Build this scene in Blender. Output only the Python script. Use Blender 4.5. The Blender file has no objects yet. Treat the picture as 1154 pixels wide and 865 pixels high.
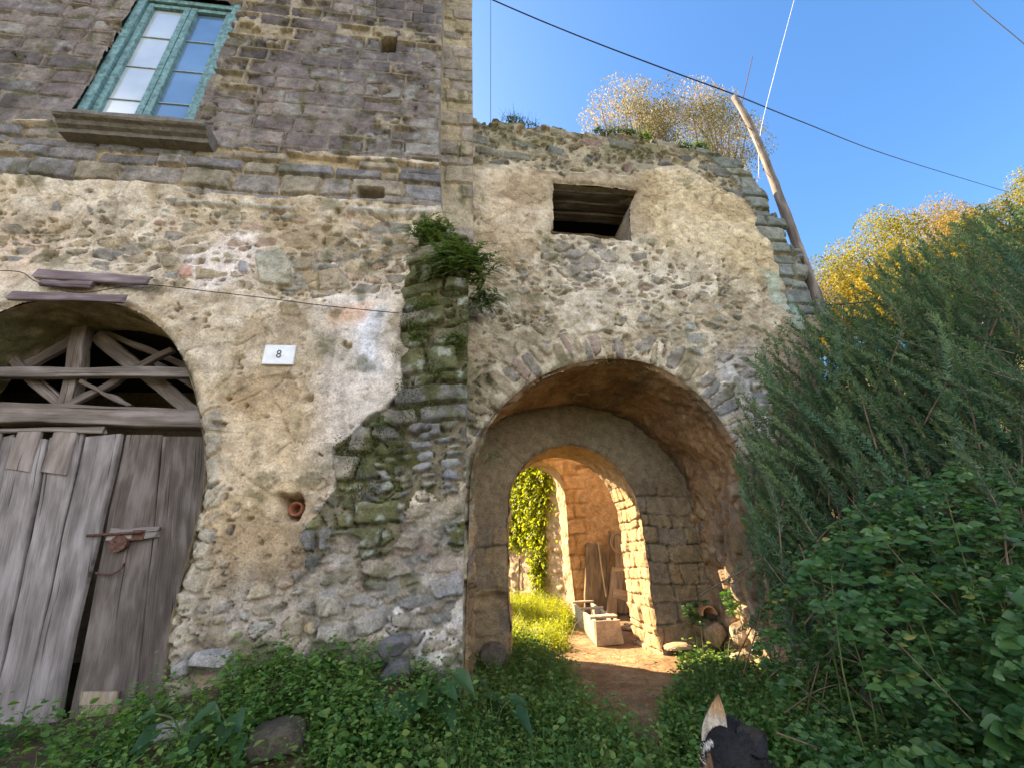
import bpy, math, random
import numpy as np
from mathutils import Vector, Matrix
random.seed(7); rng = np.random.default_rng(11)
S = bpy.context.scene; COL = S.collection
R = math.radians

# ------------------------------------------------------------------ camera
CX = np.array([0.99168829, 0.00579411, 0.12853314])     # world axes as seen by the camera (x right, y down, z forward)
CY = np.array([-0.12079183, 0.38598942, 0.91456082])
CZ = np.array([-0.04431337, -0.92248501, 0.38348107])
CAM = np.array([0.0, -3.0, 1.15]); FPX = 450.0
cd = bpy.data.cameras.new('camera'); cam = bpy.data.objects.new('camera', cd); COL.objects.link(cam)
cd.sensor_width = 36; cd.lens = FPX/1154*36; cd.clip_start = .02; cd.clip_end = 3000
cam.matrix_world = Matrix(((CX[0], -CX[1], -CX[2], CAM[0]), (CY[0], -CY[1], -CY[2], CAM[1]), (CZ[0], -CZ[1], -CZ[2], CAM[2]), (0, 0, 0, 1)))
S.camera = cam

# ------------------------------------------------------------------ sky, sun, exposure
SUN = np.array([-.75*math.cos(R(37)), .66*math.cos(R(37)), math.sin(R(37))]); SUN /= np.linalg.norm(SUN)
w = bpy.data.worlds.new('World'); S.world = w; w.use_nodes = True
nt = w.node_tree; nt.nodes.clear()
sky = nt.nodes.new('ShaderNodeTexSky'); sky.sky_type = 'NISHITA'; sky.sun_disc = False
sky.sun_elevation = R(37); sky.sun_rotation = math.atan2(SUN[0], SUN[1])
sky.altitude = 300; sky.air_density = 1.0; sky.dust_density = 1.3; sky.ozone_density = 1.6
bg = nt.nodes.new('ShaderNodeBackground'); bg.inputs['Strength'].default_value = .088
wo = nt.nodes.new('ShaderNodeOutputWorld')
hs = nt.nodes.new('ShaderNodeHueSaturation'); hs.inputs['Saturation'].default_value = 1.25; hs.inputs['Value'].default_value = .95; nt.links.new(sky.outputs[0], hs.inputs['Color'])
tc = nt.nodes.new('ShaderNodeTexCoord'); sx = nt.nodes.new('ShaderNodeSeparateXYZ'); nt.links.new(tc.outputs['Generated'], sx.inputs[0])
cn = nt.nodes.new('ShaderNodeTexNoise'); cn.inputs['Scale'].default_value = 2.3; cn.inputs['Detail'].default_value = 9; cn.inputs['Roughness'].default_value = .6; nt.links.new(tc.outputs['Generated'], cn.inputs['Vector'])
def mrange(src, a, b, c, d):
    m = nt.nodes.new('ShaderNodeMapRange'); m.interpolation_type = 'SMOOTHSTEP'
    for i, v in enumerate((a, b, c, d)): m.inputs[i+1].default_value = v
    nt.links.new(src, m.inputs[0]); return m.outputs[0]
def mul(a, b):
    m = nt.nodes.new('ShaderNodeMath'); m.operation = 'MULTIPLY'; nt.links.new(a, m.inputs[0]); nt.links.new(b, m.inputs[1]); return m.outputs[0]
# bright cumulus added to the unseen sky behind the camera to brighten the facade
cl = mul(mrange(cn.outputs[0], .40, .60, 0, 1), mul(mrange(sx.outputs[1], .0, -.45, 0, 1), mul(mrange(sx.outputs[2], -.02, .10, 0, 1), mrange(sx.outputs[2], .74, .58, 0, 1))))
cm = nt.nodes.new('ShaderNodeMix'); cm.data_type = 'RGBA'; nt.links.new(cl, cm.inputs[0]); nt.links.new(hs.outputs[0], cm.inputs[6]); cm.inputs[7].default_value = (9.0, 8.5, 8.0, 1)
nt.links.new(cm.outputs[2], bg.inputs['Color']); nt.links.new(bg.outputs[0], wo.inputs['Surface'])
sl = bpy.data.lights.new('sun', 'SUN'); so = bpy.data.objects.new('sun', sl); COL.objects.link(so)
sl.energy = 5.0; sl.angle = R(.5); sl.color = (1, .77, .47)
so.rotation_euler = Vector(SUN).to_track_quat('Z', 'Y').to_euler(); so.location = (-20, 16, 20)
S.view_settings.view_transform = 'Standard'; S.view_settings.look = 'None'
S.view_settings.exposure = 2.3; S.view_settings.gamma = 1; S.view_settings.use_curve_mapping = False

# ------------------------------------------------------------------ numpy noise
def h2(ix, iy, s):
    ix = np.asarray(ix).astype(np.int64); iy = np.asarray(iy).astype(np.int64)
    n = (ix*374761393 + iy*668265263 + s*974634777) & 0xFFFFFFFF
    n = ((n ^ (n >> 13))*1274126177) & 0xFFFFFFFF
    n = ((n ^ (n >> 15))*2246822519) & 0xFFFFFFFF
    n = n ^ (n >> 16)
    return n/4294967296.0
def sm(a, b, x):
    t = np.clip((x-a)/(b-a), 0, 1); return t*t*(3-2*t)
def vn(x, y, s):
    ix = np.floor(x); iy = np.floor(y); fx = x-ix; fy = y-iy
    fx = fx*fx*(3-2*fx); fy = fy*fy*(3-2*fy)
    a = h2(ix, iy, s); b = h2(ix+1, iy, s); c = h2(ix, iy+1, s); d = h2(ix+1, iy+1, s)
    return (a+(b-a)*fx)*(1-fy)+(c+(d-c)*fx)*fy
def fbm(x, y, s, o=4):                                    # about -0.5 .. 0.5
    v = 0; a = .5; t = 0
    for i in range(o):
        v = v+a*(vn(x, y, s+i*17)-.5); t += a; x = x*2.03+3.1; y = y*2.03+1.7; a *= .5
    return v/t
def voro(x, y, cx, cy, s, jit=.85):
    gx = x/cx; gy = y/cy; ix = np.floor(gx); iy = np.floor(gy)
    d1 = np.full(gx.shape, 9.0); d2 = d1.copy(); a = np.zeros(gx.shape); b = a.copy()
    for j in (-1, 0, 1):
        for i in (-1, 0, 1):
            px = ix+i; py = iy+j
            dx = px+.5+(h2(px, py, s)-.5)*jit-gx; dy = py+.5+(h2(px, py, s+1)-.5)*jit-gy
            d = np.sqrt(dx*dx+dy*dy); m = d < d1
            d2 = np.where(m, d1, np.minimum(d2, d)); d1 = np.where(m, d, d1)
            a = np.where(m, h2(px, py, s+2), a); b = np.where(m, h2(px, py, s+3), b)
    return (d2-d1)*.5*min(cx, cy), a, b
def weather(X, Z, h, col, level, hs, on, s, m_pl):
    """open joints beside some stones, hair cracks, a flaking paler coat and rain streaks"""
    n1 = fbm(X*5, Z*5, s, 4); gap = sm(.012, .003, np.abs(hs-level))*sm(-.04, .06, n1)*(hs > .004)
    h = h-gap*.045
    e, _, _ = voro(X+fbm(X*3, Z*3, s+1, 4)*.25, Z+fbm(X*3, Z*3, s+2, 4)*.25, .55, .45, s+3, .95)
    ck = sm(.0045, .001, e)*sm(.0, .08, fbm(X*1.7, Z*1.7, s+5, 3))*m_pl; h = h-ck*.014
    cf = fbm(X*1.5, Z*1.8, s+7, 6); coat = sm(.035, .05, cf)*m_pl*(~on); h = h+coat*.008
    col = mix(col, col*np.array([1.10, 1.12, 1.18])+.02, coat*.9)
    bare = sm(-.075, -.09, cf)*m_pl*(~on); h = h-bare*.010; col = mix(col, col*np.array([.74, .70, .66]), bare*.9)
    st_ = sm(.08, .28, fbm(X*7, Z*.55, s+9, 5))*sm(-.1, .15, fbm(X*.8, Z*.8, s+11, 3)); col = mix(col, col*np.array([.66, .66, .68]), st_*.7)
    return h, col
def vstones(x, y, cx, cy, s, jit=.85, gap=(.003, .012), edge=.007, fin=0, tilt=.35):
    """angular rubble: height 0..~.09 of each stone above the bed, plus its two random numbers and mask"""
    gx = x/cx; gy = y/cy; ix = np.floor(gx); iy = np.floor(gy)
    d1 = np.full(gx.shape, 9.0); d2 = d1.copy(); a = np.zeros(gx.shape); b = a.copy(); ox = a.copy(); oy = a.copy()
    for j in (-1, 0, 1):
        for i in (-1, 0, 1):
            px = ix+i; py = iy+j
            dx = px+.5+(h2(px, py, s)-.5)*jit-gx; dy = py+.5+(h2(px, py, s+1)-.5)*jit-gy
            d = np.maximum(np.abs(dx)*.9, np.abs(dy))*.55+np.sqrt(dx*dx+dy*dy)*.45; m = d < d1
            d2 = np.where(m, d1, np.minimum(d2, d)); d1 = np.where(m, d, d1)
            a = np.where(m, h2(px, py, s+2), a); b = np.where(m, h2(px, py, s+3), b); ox = np.where(m, dx, ox); oy = np.where(m, dy, oy)
    e = (d2-d1)*.55*min(cx, cy); g = gap[0]+gap[1]*h2(np.floor(a*997), np.floor(b*991), s+4)
    p = sm(g, g+edge, e+fin*.006)
    tl = ((h2(np.floor(a*997), np.floor(b*991), s+5)-.5)*ox*cx+(h2(np.floor(a*997), np.floor(b*991), s+6)-.6)*oy*cy)*tilt*2
    return p*(.014+.055*a+tl+.004*sm(0, .03, e)), a, b, p
def cstones(x, y, rh, w, s, jr=.3, jw=.6, warp=.02, gap=.005, edge=.008, fin=0, amp=.03, base=.03):
    e, a, b = courses(x, y, rh, w, s, jr, jw, warp); g = gap*(.4+1.4*h2(np.floor(a*997), np.floor(b*991), s+4))
    p = sm(g, g+edge, e+fin*.006); return p*(base+amp*a+.008*sm(0, .04, e)), a, b, p
def courses(x, y, rh, w, s, jr=.3, jw=.6, warp=.02):
    xx = x+fbm(x*3, y*3, s+50, 3)*warp*2; yy = y+fbm(x*1.2, y*1.2, s+60, 3)*warp*3
    r = np.floor(yy/rh)
    bl = (r+(h2(r, r*0, s)-.5)*jr)*rh; bh = (r+1+(h2(r+1, r*0, s)-.5)*jr)*rh
    up = yy > bh; dn = yy < bl; r = np.where(up, r+1, np.where(dn, r-1, r))
    bl = (r+(h2(r, r*0, s)-.5)*jr)*rh; bh = (r+1+(h2(r+1, r*0, s)-.5)*jr)*rh
    ww = w*(.8+.5*h2(r, r*0, s+9)); xo = xx+h2(r, r*0, s+1)*7
    c = np.floor(xo/ww); L = (c+(h2(c, r, s+2)-.5)*jw)*ww; H = (c+1+(h2(c+1, r, s+2)-.5)*jw)*ww
    up = xo > H; dn = xo < L; c = np.where(up, c+1, np.where(dn, c-1, c))
    L = (c+(h2(c, r, s+2)-.5)*jw)*ww; H = (c+1+(h2(c+1, r, s+2)-.5)*jw)*ww
    dx = np.minimum(xo-L, H-xo); dy = np.minimum(yy-bl, bh-yy); rr = .03
    e = np.where((dx < rr) & (dy < rr), rr-np.sqrt((rr-np.minimum(dx, rr))**2+(rr-np.minimum(dy, rr))**2), np.minimum(dx, dy))
    return e, h2(c, r, s+4), h2(c, r, s+5)
def pal(h, cols):
    cols = np.array(cols); return cols[np.minimum((h*len(cols)).astype(int), len(cols)-1)]
def mix(a, b, f):
    f = np.asarray(f)
    if any(np.ndim(q) > np.ndim(f) or (np.ndim(q) == 1 and np.size(q) == 3) for q in (a, b)): f = f[..., None]
    return a*(1-f)+b*f
def inpoly(x, y, poly):
    r = np.zeros(x.shape, bool); n = len(poly)
    for i in range(n):
        x0, y0 = poly[i]; x1, y1 = poly[(i+1) % n]
        if y0 == y1: continue
        c = (y0 > y) != (y1 > y)
        r ^= c & (x < (x1-x0)*(y-y0)/(y1-y0)+x0)
    return r
def pline(x, y, poly):                                    # distance to an open polyline and arc length of the nearest point
    best = np.full(x.shape, 1e9); bs = np.zeros(x.shape); s0 = 0
    for (x0, y0), (x1, y1) in zip(poly[:-1], poly[1:]):
        L = math.hypot(x1-x0, y1-y0)
        if L < 1e-6: continue
        t = np.clip(((x-x0)*(x1-x0)+(y-y0)*(y1-y0))/L/L, 0, 1)
        d = np.hypot(x-x0-t*(x1-x0), y-y0-t*(y1-y0)); m = d < best
        best = np.where(m, d, best); bs = np.where(m, s0+t*L, bs); s0 += L
    return best, bs
def blur(a, k):
    for ax in (0, 1):
        for _ in range(2):
            p = np.pad(a, [(k, k) if i == ax else (0, 0) for i in (0, 1)], mode='edge'); c = np.cumsum(p, axis=ax)
            c = np.concatenate([np.zeros_like(np.take(c, [0], ax)), c], ax); n = a.shape[ax]
            a = (np.take(c, range(2*k+1, 2*k+1+n), ax)-np.take(c, range(n), ax))/(2*k+1)
    return a
def area(X, Z, poly, k=5, wob=.12, s=1, f=3.0):           # soft ragged region inside a polygon of wall coordinates
    wx = X+fbm(X*f, Z*f, s, 4)*wob*2; wz = Z+fbm(X*f, Z*f, s+300, 4)*wob*2
    return blur(inpoly(wx, wz, poly).astype(float), k)
def ray(px, py):
    p = np.array([px-577, py-432.5, FPX]); return np.array([p@CX, p@CY, p@CZ])
def at(px, py, Y):                                        # the point of the vertical plane y = Y that the photograph shows there
    r = ray(px, py); t = (Y+3.0)/r[1]; return CAM+r*t
def W(pts, Y=0.0):
    return [(lambda q: (q[0], q[2]))(at(a, b, Y)) for a, b in pts]
def resample(poly, n):
    p = np.array(poly, float); d = np.r_[0, np.cumsum(np.hypot(*np.diff(p, axis=0).T))]; t = np.linspace(0, d[-1], n)
    return np.stack([np.interp(t, d, p[:, 0]), np.interp(t, d, p[:, 1])], 1), d[-1]
def smooth_poly(p, n=2):
    p = np.array(p, float)
    for _ in range(n):
        q = np.empty((2*len(p)-2, 2)); q[0::2] = p[:-1]*.75+p[1:]*.25; q[1::2] = p[:-1]*.25+p[1:]*.75
        p = np.vstack([p[:1], q, p[-1:]])
    return p

# ------------------------------------------------------------------ scene helpers
def tag(o, label=None, cat=None, group=None, kind=None):
    for k, v in (('label', label), ('category', cat), ('group', group), ('kind', kind)):
        if v: o[k] = v
    return o
def empty(name, loc=(0, 0, 0), label=None, cat=None, group=None):
    o = bpy.data.objects.new(name, None); COL.objects.link(o); o.location = loc; o.empty_display_size = .2
    return tag(o, label, cat, group)
def wloc(o):
    v = Vector((0, 0, 0))
    while o: v += o.location; o = o.parent
    return v
def link(name, me, mat=None, parent=None):
    o = bpy.data.objects.new(name, me); COL.objects.link(o)
    if mat: me.materials.append(mat)
    if parent: o.location = -wloc(parent); o.parent = parent
    return o
def npmesh(name, V, F, col=None, extra=None, smooth=True):
    """F: (n,k) int array (all the same k) or a list of such arrays"""
    V = np.asarray(V, np.float32).reshape(-1, 3); Fs = F if isinstance(F, list) else [F]; Fs = [np.asarray(f, np.int32) for f in Fs if len(f)]
    me = bpy.data.meshes.new(name); me.vertices.add(len(V)); me.vertices.foreach_set('co', V.ravel())
    tot = np.concatenate([np.full(len(f), f.shape[1], np.int32) for f in Fs]); idx = np.concatenate([f.ravel() for f in Fs])
    me.loops.add(len(idx)); me.loops.foreach_set('vertex_index', idx)
    me.polygons.add(len(tot)); me.polygons.foreach_set('loop_start', np.r_[0, np.cumsum(tot)[:-1]].astype(np.int32))
    me.polygons.foreach_set('use_smooth', np.full(len(tot), smooth))
    if col is not None:
        c = np.ones((len(V), 4), np.float32); c[:, :3] = np.asarray(col).reshape(-1, 3)
        at_ = me.attributes.new('Col', 'FLOAT_COLOR', 'POINT'); at_.data.foreach_set('color', c.ravel())
    for k, v in (extra or {}).items():
        v = np.asarray(v, np.float32)
        if v.ndim == 1: a_ = me.attributes.new(k, 'FLOAT', 'POINT'); a_.data.foreach_set('value', v)
        else: a_ = me.attributes.new(k, 'FLOAT_VECTOR', 'POINT'); a_.data.foreach_set('vector', v.ravel())
    me.update(calc_edges=True)
    return me
def grid_mesh(name, P, col, dele=None):
    nv, nu = P.shape[:2]; i = np.arange(nv*nu).reshape(nv, nu)
    F = np.stack([i[:-1, :-1], i[:-1, 1:], i[1:, 1:], i[1:, :-1]], -1)
    F = F[~dele] if dele is not None else F.reshape(-1, 4)
    used = np.zeros(nv*nu, bool); used[F.ravel()] = True; remap = np.cumsum(used)-1
    return npmesh(name, P.reshape(-1, 3)[used], remap[F], np.asarray(col).reshape(-1, 3)[used])
def cellmean(a): return (a[:-1, :-1]+a[1:, :-1]+a[:-1, 1:]+a[1:, 1:])/4

# ------------------------------------------------------------------ materials
def newmat(name):
    m = bpy.data.materials.new(name); m.use_nodes = True; n = m.node_tree.nodes; n.clear()
    o = n.new('ShaderNodeOutputMaterial'); b = n.new('ShaderNodeBsdfPrincipled'); m.node_tree.links.new(b.outputs[0], o.inputs[0])
    return m, n, m.node_tree.links, b, o
def masonry(name, rough=.93, bump=.6, s1=11, s2=70, lo=.6, hi=1.35, dist=.016):
    m, n, l, b, o = newmat(name)
    a = n.new('ShaderNodeAttribute'); a.attribute_name = 'Col'
    g = n.new('ShaderNodeNewGeometry')
    t1 = n.new('ShaderNodeTexNoise'); t1.inputs['Scale'].default_value = s1; t1.inputs['Detail'].default_value = 12; t1.inputs['Roughness'].default_value = .72
    t2 = n.new('ShaderNodeTexNoise'); t2.inputs['Scale'].default_value = s2; t2.inputs['Detail'].default_value = 8; t2.inputs['Roughness'].default_value = .75
    for t in (t1, t2): l.new(g.outputs['Position'], t.inputs['Vector'])
    def mrn(src, a_, b_, c_, d_):
        q = n.new('ShaderNodeMapRange'); 
        for i, v in enumerate((a_, b_, c_, d_)): q.inputs[i+1].default_value = v
        l.new(src, q.inputs[0]); return q.outputs[0]
    def mth(op, p, q):
        r = n.new('ShaderNodeMath'); r.operation = op
        for i, v in enumerate((p, q)):
            if isinstance(v, (int, float)): r.inputs[i].default_value = v
            else: l.new(v, r.inputs[i])
        return r.outputs[0]
    k = mth('MULTIPLY', mrn(t1.outputs[0], .32, .68, lo, hi), mrn(t2.outputs[0], .3, .7, .62, 1.38))
    pit = mrn(t2.outputs[0], .30, .40, 0, 1)                                # little pits, base colour darkened in them
    k = mth('MULTIPLY', k, mrn(t2.outputs[0], .27, .36, .62, 1))
    mx = n.new('ShaderNodeVectorMath'); mx.operation = 'SCALE'; l.new(a.outputs['Color'], mx.inputs[0]); l.new(k, mx.inputs['Scale'])
    l.new(mx.outputs[0], b.inputs['Base Color'])
    b.inputs['Roughness'].default_value = rough; b.inputs['Specular IOR Level'].default_value = .2
    hgt = mth('ADD', t1.outputs[0], mth('ADD', mth('MULTIPLY', t2.outputs[0], .35), mth('MULTIPLY', pit, .25)))
    bp = n.new('ShaderNodeBump'); bp.inputs['Strength'].default_value = bump; bp.inputs['Distance'].default_value = dist
    l.new(hgt, bp.inputs['Height']); l.new(bp.outputs[0], b.inputs['Normal'])
    return m
M_wall = masonry('weathered_masonry', bump=.9, dist=.03)
M_earth = masonry('earth', s1=9, s2=70, bump=.8, dist=.03, lo=.6, hi=1.35)
M_rock = masonry('rock', s1=14, s2=90, bump=.7)
def woodmat(name, bump=.5, worn=(.40, .37, .39, 1)):
    m, n, l, b, o = newmat(name)
    a = n.new('ShaderNodeAttribute'); a.attribute_name = 'Col'
    gc = n.new('ShaderNodeAttribute'); gc.attribute_name = 'gc'
    mp = n.new('ShaderNodeMapping'); mp.inputs['Scale'].default_value = (1.3, 105, 1); l.new(gc.outputs['Vector'], mp.inputs[0])
    t = n.new('ShaderNodeTexNoise'); t.inputs['Scale'].default_value = 1.6; t.inputs['Detail'].default_value = 8; t.inputs['Roughness'].default_value = .68; t.inputs['Distortion'].default_value = .5
    l.new(mp.outputs[0], t.inputs['Vector'])
    mp2 = n.new('ShaderNodeMapping'); mp2.inputs['Scale'].default_value = (2.4, 10, 1); l.new(gc.outputs['Vector'], mp2.inputs[0])
    t2 = n.new('ShaderNodeTexNoise'); t2.inputs['Scale'].default_value = 1.5; t2.inputs['Detail'].default_value = 6; l.new(mp2.outputs[0], t2.inputs['Vector'])
    ad = n.new('ShaderNodeMath'); ad.operation = 'ADD'; l.new(t.outputs[0], ad.inputs[0]); l.new(t2.outputs[0], ad.inputs[1])
    mr = n.new('ShaderNodeMapRange'); mr.inputs[1].default_value = .72; mr.inputs[2].default_value = 1.3; mr.inputs[3].default_value = .45; mr.inputs[4].default_value = 1.4
    l.new(ad.outputs[0], mr.inputs[0])
    mp3 = n.new('ShaderNodeMapping'); mp3.inputs['Scale'].default_value = (1.1, 55, 1); mp3.inputs['Location'].default_value = (4, 9, 2); l.new(gc.outputs['Vector'], mp3.inputs[0])
    t3 = n.new('ShaderNodeTexNoise'); t3.inputs['Scale'].default_value = 1.0; t3.inputs['Detail'].default_value = 3; l.new(mp3.outputs[0], t3.inputs['Vector'])
    ck = n.new('ShaderNodeMapRange'); ck.inputs[1].default_value = .30; ck.inputs[2].default_value = .36; ck.inputs[3].default_value = .25; ck.inputs[4].default_value = 1; l.new(t3.outputs[0], ck.inputs[0])
    mk = n.new('ShaderNodeMath'); mk.operation = 'MULTIPLY'; l.new(mr.outputs[0], mk.inputs[0]); l.new(ck.outputs[0], mk.inputs[1])
    mx = n.new('ShaderNodeVectorMath'); mx.operation = 'SCALE'; l.new(a.outputs['Color'], mx.inputs[0]); l.new(mk.outputs[0], mx.inputs['Scale'])
    wr = n.new('ShaderNodeMapRange'); wr.inputs[1].default_value = .50; wr.inputs[2].default_value = .68; wr.inputs[3].default_value = 0; wr.inputs[4].default_value = .36; l.new(t2.outputs[0], wr.inputs[0])
    mw = n.new('ShaderNodeMix'); mw.data_type = 'RGBA'; l.new(wr.outputs[0], mw.inputs[0]); l.new(mx.outputs[0], mw.inputs[6]); mw.inputs[7].default_value = worn
    l.new(mw.outputs[2], b.inputs['Base Color']); b.inputs['Roughness'].default_value = .85; b.inputs['Specular IOR Level'].default_value = .25
    bp = n.new('ShaderNodeBump'); bp.inputs['Strength'].default_value = bump; bp.inputs['Distance'].default_value = .008
    hb_ = n.new('ShaderNodeMath'); hb_.operation = 'ADD'; l.new(t.outputs[0], hb_.inputs[0]); l.new(ck.outputs[0], hb_.inputs[1]); l.new(hb_.outputs[0], bp.inputs['Height']); l.new(bp.outputs[0], b.inputs['Normal'])
    return m
M_wood = woodmat('weathered_wood', .9); M_brown = woodmat('brown_wood', .6, (.40, .29, .18, 1))
def leafmat(name, cols, trans=.35, tcol=None, rough=.5):
    m, n, l, b, o = newmat(name)
    a = n.new('ShaderNodeAttribute'); a.attribute_name = 'rnd'
    r = n.new('ShaderNodeValToRGB'); r.color_ramp.elements[0].color = (*cols[0], 1); r.color_ramp.elements[1].color = (*cols[-1], 1)
    for i, c in enumerate(cols[1:-1]): e = r.color_ramp.elements.new((i+1)/(len(cols)-1)); e.color = (*c, 1)
    l.new(a.outputs['Fac'], r.inputs[0]); l.new(r.outputs[0], b.inputs['Base Color'])
    b.inputs['Roughness'].default_value = rough; b.inputs['Specular IOR Level'].default_value = .35
    tr = n.new('ShaderNodeBsdfTranslucent')
    mc = n.new('ShaderNodeMix'); mc.data_type = 'RGBA'; mc.blend_type = 'MULTIPLY'; mc.inputs[0].default_value = 1
    l.new(r.outputs[0], mc.inputs[6]); mc.inputs[7].default_value = (*(tcol or (1.6, 1.7, .5)), 1); l.new(mc.outputs[2], tr.inputs['Color'])
    ms = n.new('ShaderNodeMixShader'); ms.inputs[0].default_value = trans
    l.new(b.outputs[0], ms.inputs[1]); l.new(tr.outputs[0], ms.inputs[2]); l.new(ms.outputs[0], o.inputs[0])
    return m
def plain(name, col, rough=.7, metal=0, spec=.3, noise=.25, scale=30):
    m, n, l, b, o = newmat(name)
    t = n.new('ShaderNodeTexNoise'); t.inputs['Scale'].default_value = scale; t.inputs['Detail'].default_value = 6
    g = n.new('ShaderNodeTexCoord'); l.new(g.outputs['Object'], t.inputs['Vector'])
    mr = n.new('ShaderNodeMapRange'); mr.inputs[1].default_value = .3; mr.inputs[2].default_value = .7; mr.inputs[3].default_value = 1-noise; mr.inputs[4].default_value = 1+noise
    l.new(t.outputs[0], mr.inputs[0])
    mx = n.new('ShaderNodeVectorMath'); mx.operation = 'SCALE'; mx.inputs[0].default_value = col; l.new(mr.outputs[0], mx.inputs['Scale'])
    l.new(mx.outputs[0], b.inputs['Base Color']); b.inputs['Roughness'].default_value = rough; b.inputs['Metallic'].default_value = metal
    b.inputs['Specular IOR Level'].default_value = spec
    return m
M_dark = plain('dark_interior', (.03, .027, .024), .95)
M_black = plain('black_cable', (.012, .012, .014), .6)
M_rust = plain('rusty_iron', (.11, .055, .04), .8, .2, scale=60, noise=.5)
M_teal = plain('peeling_teal_paint', (.12, .225, .245), .6, scale=24, noise=.5)
M_plate = plain('white_plate', (.70, .72, .75), .35, noise=.14, scale=14)
M_ink = plain('black_numeral', (.05, .055, .07), .5)
M_clay = plain('clay_pipe', (.35, .14, .08), .7)
M_stem = plain('green_stem', (.10, .13, .04), .7)
M_bark = plain('bark', (.16, .11, .07), .9, noise=.4, scale=18)
M_white = plain('white_wire', (.7, .7, .72), .5)

# ------------------------------------------------------------------ solid builder
class MB:
    def __init__(s): s.V = []; s.F = []; s.C = []; s.G = []; s.n = 0
    def add(s, V, F, col, gc=None):
        V = np.asarray(V, float); s.V.append(V); s.F += [tuple(int(i)+s.n for i in f) for f in F]
        s.C.append(np.broadcast_to(np.asarray(col, float), V.shape).copy()); s.G.append(V*[1, 1, 1] if gc is None else np.asarray(gc, float)); s.n += len(V)
    def plank(s, p0, p1, wid, th, nrm, col, seed=0, seg=10, wob=.006, taper=1.0, ends=.01):
        """a rough board from p0 to p1, wid wide, th thick along nrm"""
        p0 = np.array(p0, float); p1 = np.array(p1, float); T = p1-p0; L = np.linalg.norm(T); T /= L
        N = np.array(nrm, float); N -= T*(N@T); N /= np.linalg.norm(N); B = np.cross(N, T)
        r = np.random.default_rng(seed+5000); V = []; G = []
        cw = np.convolve(r.normal(0, 1, (seg+5)), [.25, .5, .25], 'same'); cw2 = np.convolve(r.normal(0, 1, (seg+5)), [.25, .5, .25], 'same'); cw3 = np.convolve(r.normal(0, 1, (seg+5)), [.25, .5, .25], 'same')
        for i in range(seg+1):
            t = i/seg; wd = wid*(1+(taper-1)*t)/2
            a = -wd+cw[i+2]*wob; b = wd+cw2[i+2]*wob; c = p0+T*L*t+N*cw3[i+2]*wob*.5; bev = min(th*.25, .006)
            for (u, v) in ((a+bev, -th/2), (b-bev, -th/2), (b, -th/2+bev), (b, th/2-bev), (b-bev, th/2), (a+bev, th/2), (a, th/2-bev), (a, -th/2+bev)):
                e = (r.normal()*ends if i in (0, seg) else 0)
                V.append(c+B*u+N*v+T*e); G.append((L*t+seed*3.7, u+v*.6+seed*1.3, seed*2.1))
        F = []
        for i in range(seg):
            for k in range(8): F.append((i*8+k, i*8+(k+1) % 8, (i+1)*8+(k+1) % 8, (i+1)*8+k))
        F.append(tuple(range(7, -1, -1))); F.append(tuple(seg*8+k for k in range(8)))
        s.add(V, F, col, G)
    def box(s, lo, hi, col=(.5, .5, .5)):
        (x0, y0, z0), (x1, y1, z1) = lo, hi
        V = [(x0, y0, z0), (x1, y0, z0), (x1, y1, z0), (x0, y1, z0), (x0, y0, z1), (x1, y0, z1), (x1, y1, z1), (x0, y1, z1)]
        s.add(V, [(3, 2, 1, 0), (4, 5, 6, 7), (0, 1, 5, 4), (1, 2, 6, 5), (2, 3, 7, 6), (3, 0, 4, 7)], col)
    def tube(s, pts, rad, n=8, col=(.5, .5, .5), cap=True, wob=0, seed=0):
        pts = np.array(pts, float); rad = np.broadcast_to(np.asarray(rad, float), (len(pts),)); r = np.random.default_rng(seed)
        T = np.gradient(pts, axis=0); T /= np.linalg.norm(T, axis=1)[:, None]+1e-12
        u = np.cross(T[0], [0.3, .2, .93]); u /= np.linalg.norm(u); V = []; G = []; L = 0
        for i, p in enumerate(pts):
            u = u-T[i]*(u@T[i]); u /= np.linalg.norm(u); v = np.cross(T[i], u)
            if i: L += np.linalg.norm(p-pts[i-1])
            for k in range(n):
                a = 2*math.pi*k/n; q = rad[i]*(1+r.normal()*wob); V.append(p+q*(math.cos(a)*u+math.sin(a)*v)); G.append((L+seed, a*rad[i], seed*1.7))
        F = [(i*n+k, i*n+(k+1) % n, (i+1)*n+(k+1) % n, (i+1)*n+k) for i in range(len(pts)-1) for k in range(n)]
        if cap: F += [tuple(range(n-1, -1, -1)), tuple((len(pts)-1)*n+k for k in range(n))]
        s.add(V, F, col, G)
    def build(s, name, mat, parent=None, smooth=False):
        V = np.vstack(s.V); me = bpy.data.meshes.new(name); me.from_pydata(V.tolist(), [], s.F)
        c = np.ones((len(V), 4), np.float32); c[:, :3] = np.vstack(s.C); a = me.attributes.new('Col', 'FLOAT_COLOR', 'POINT'); a.data.foreach_set('color', c.ravel())
        g = me.attributes.new('gc', 'FLOAT_VECTOR', 'POINT'); g.data.foreach_set('vector', np.vstack(s.G).astype(np.float32).ravel())
        if smooth: me.polygons.foreach_set('use_smooth', [True]*len(me.polygons))
        me.update(); return link(name, me, mat, parent)
def bez(p, n=16):
    p = np.array(p, float); k = np.arange(len(p)); t = np.linspace(0, len(p)-1, n)
    if len(p) > 2:                                        # Catmull-Rom
        i = np.clip(np.floor(t).astype(int), 0, len(p)-2); f = (t-i)[:, None]; q = np.vstack([2*p[0]-p[1], p, 2*p[-1]-p[-2]])
        a, b, c, d = q[i], q[i+1], q[i+2], q[i+3]
        return .5*(2*b+(c-a)*f+(2*a-5*b+4*c-d)*f**2+(3*b-a-3*c+d)*f**3)
    return np.stack([np.interp(t, k, p[:, j]) for j in range(3)], 1)

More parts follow.
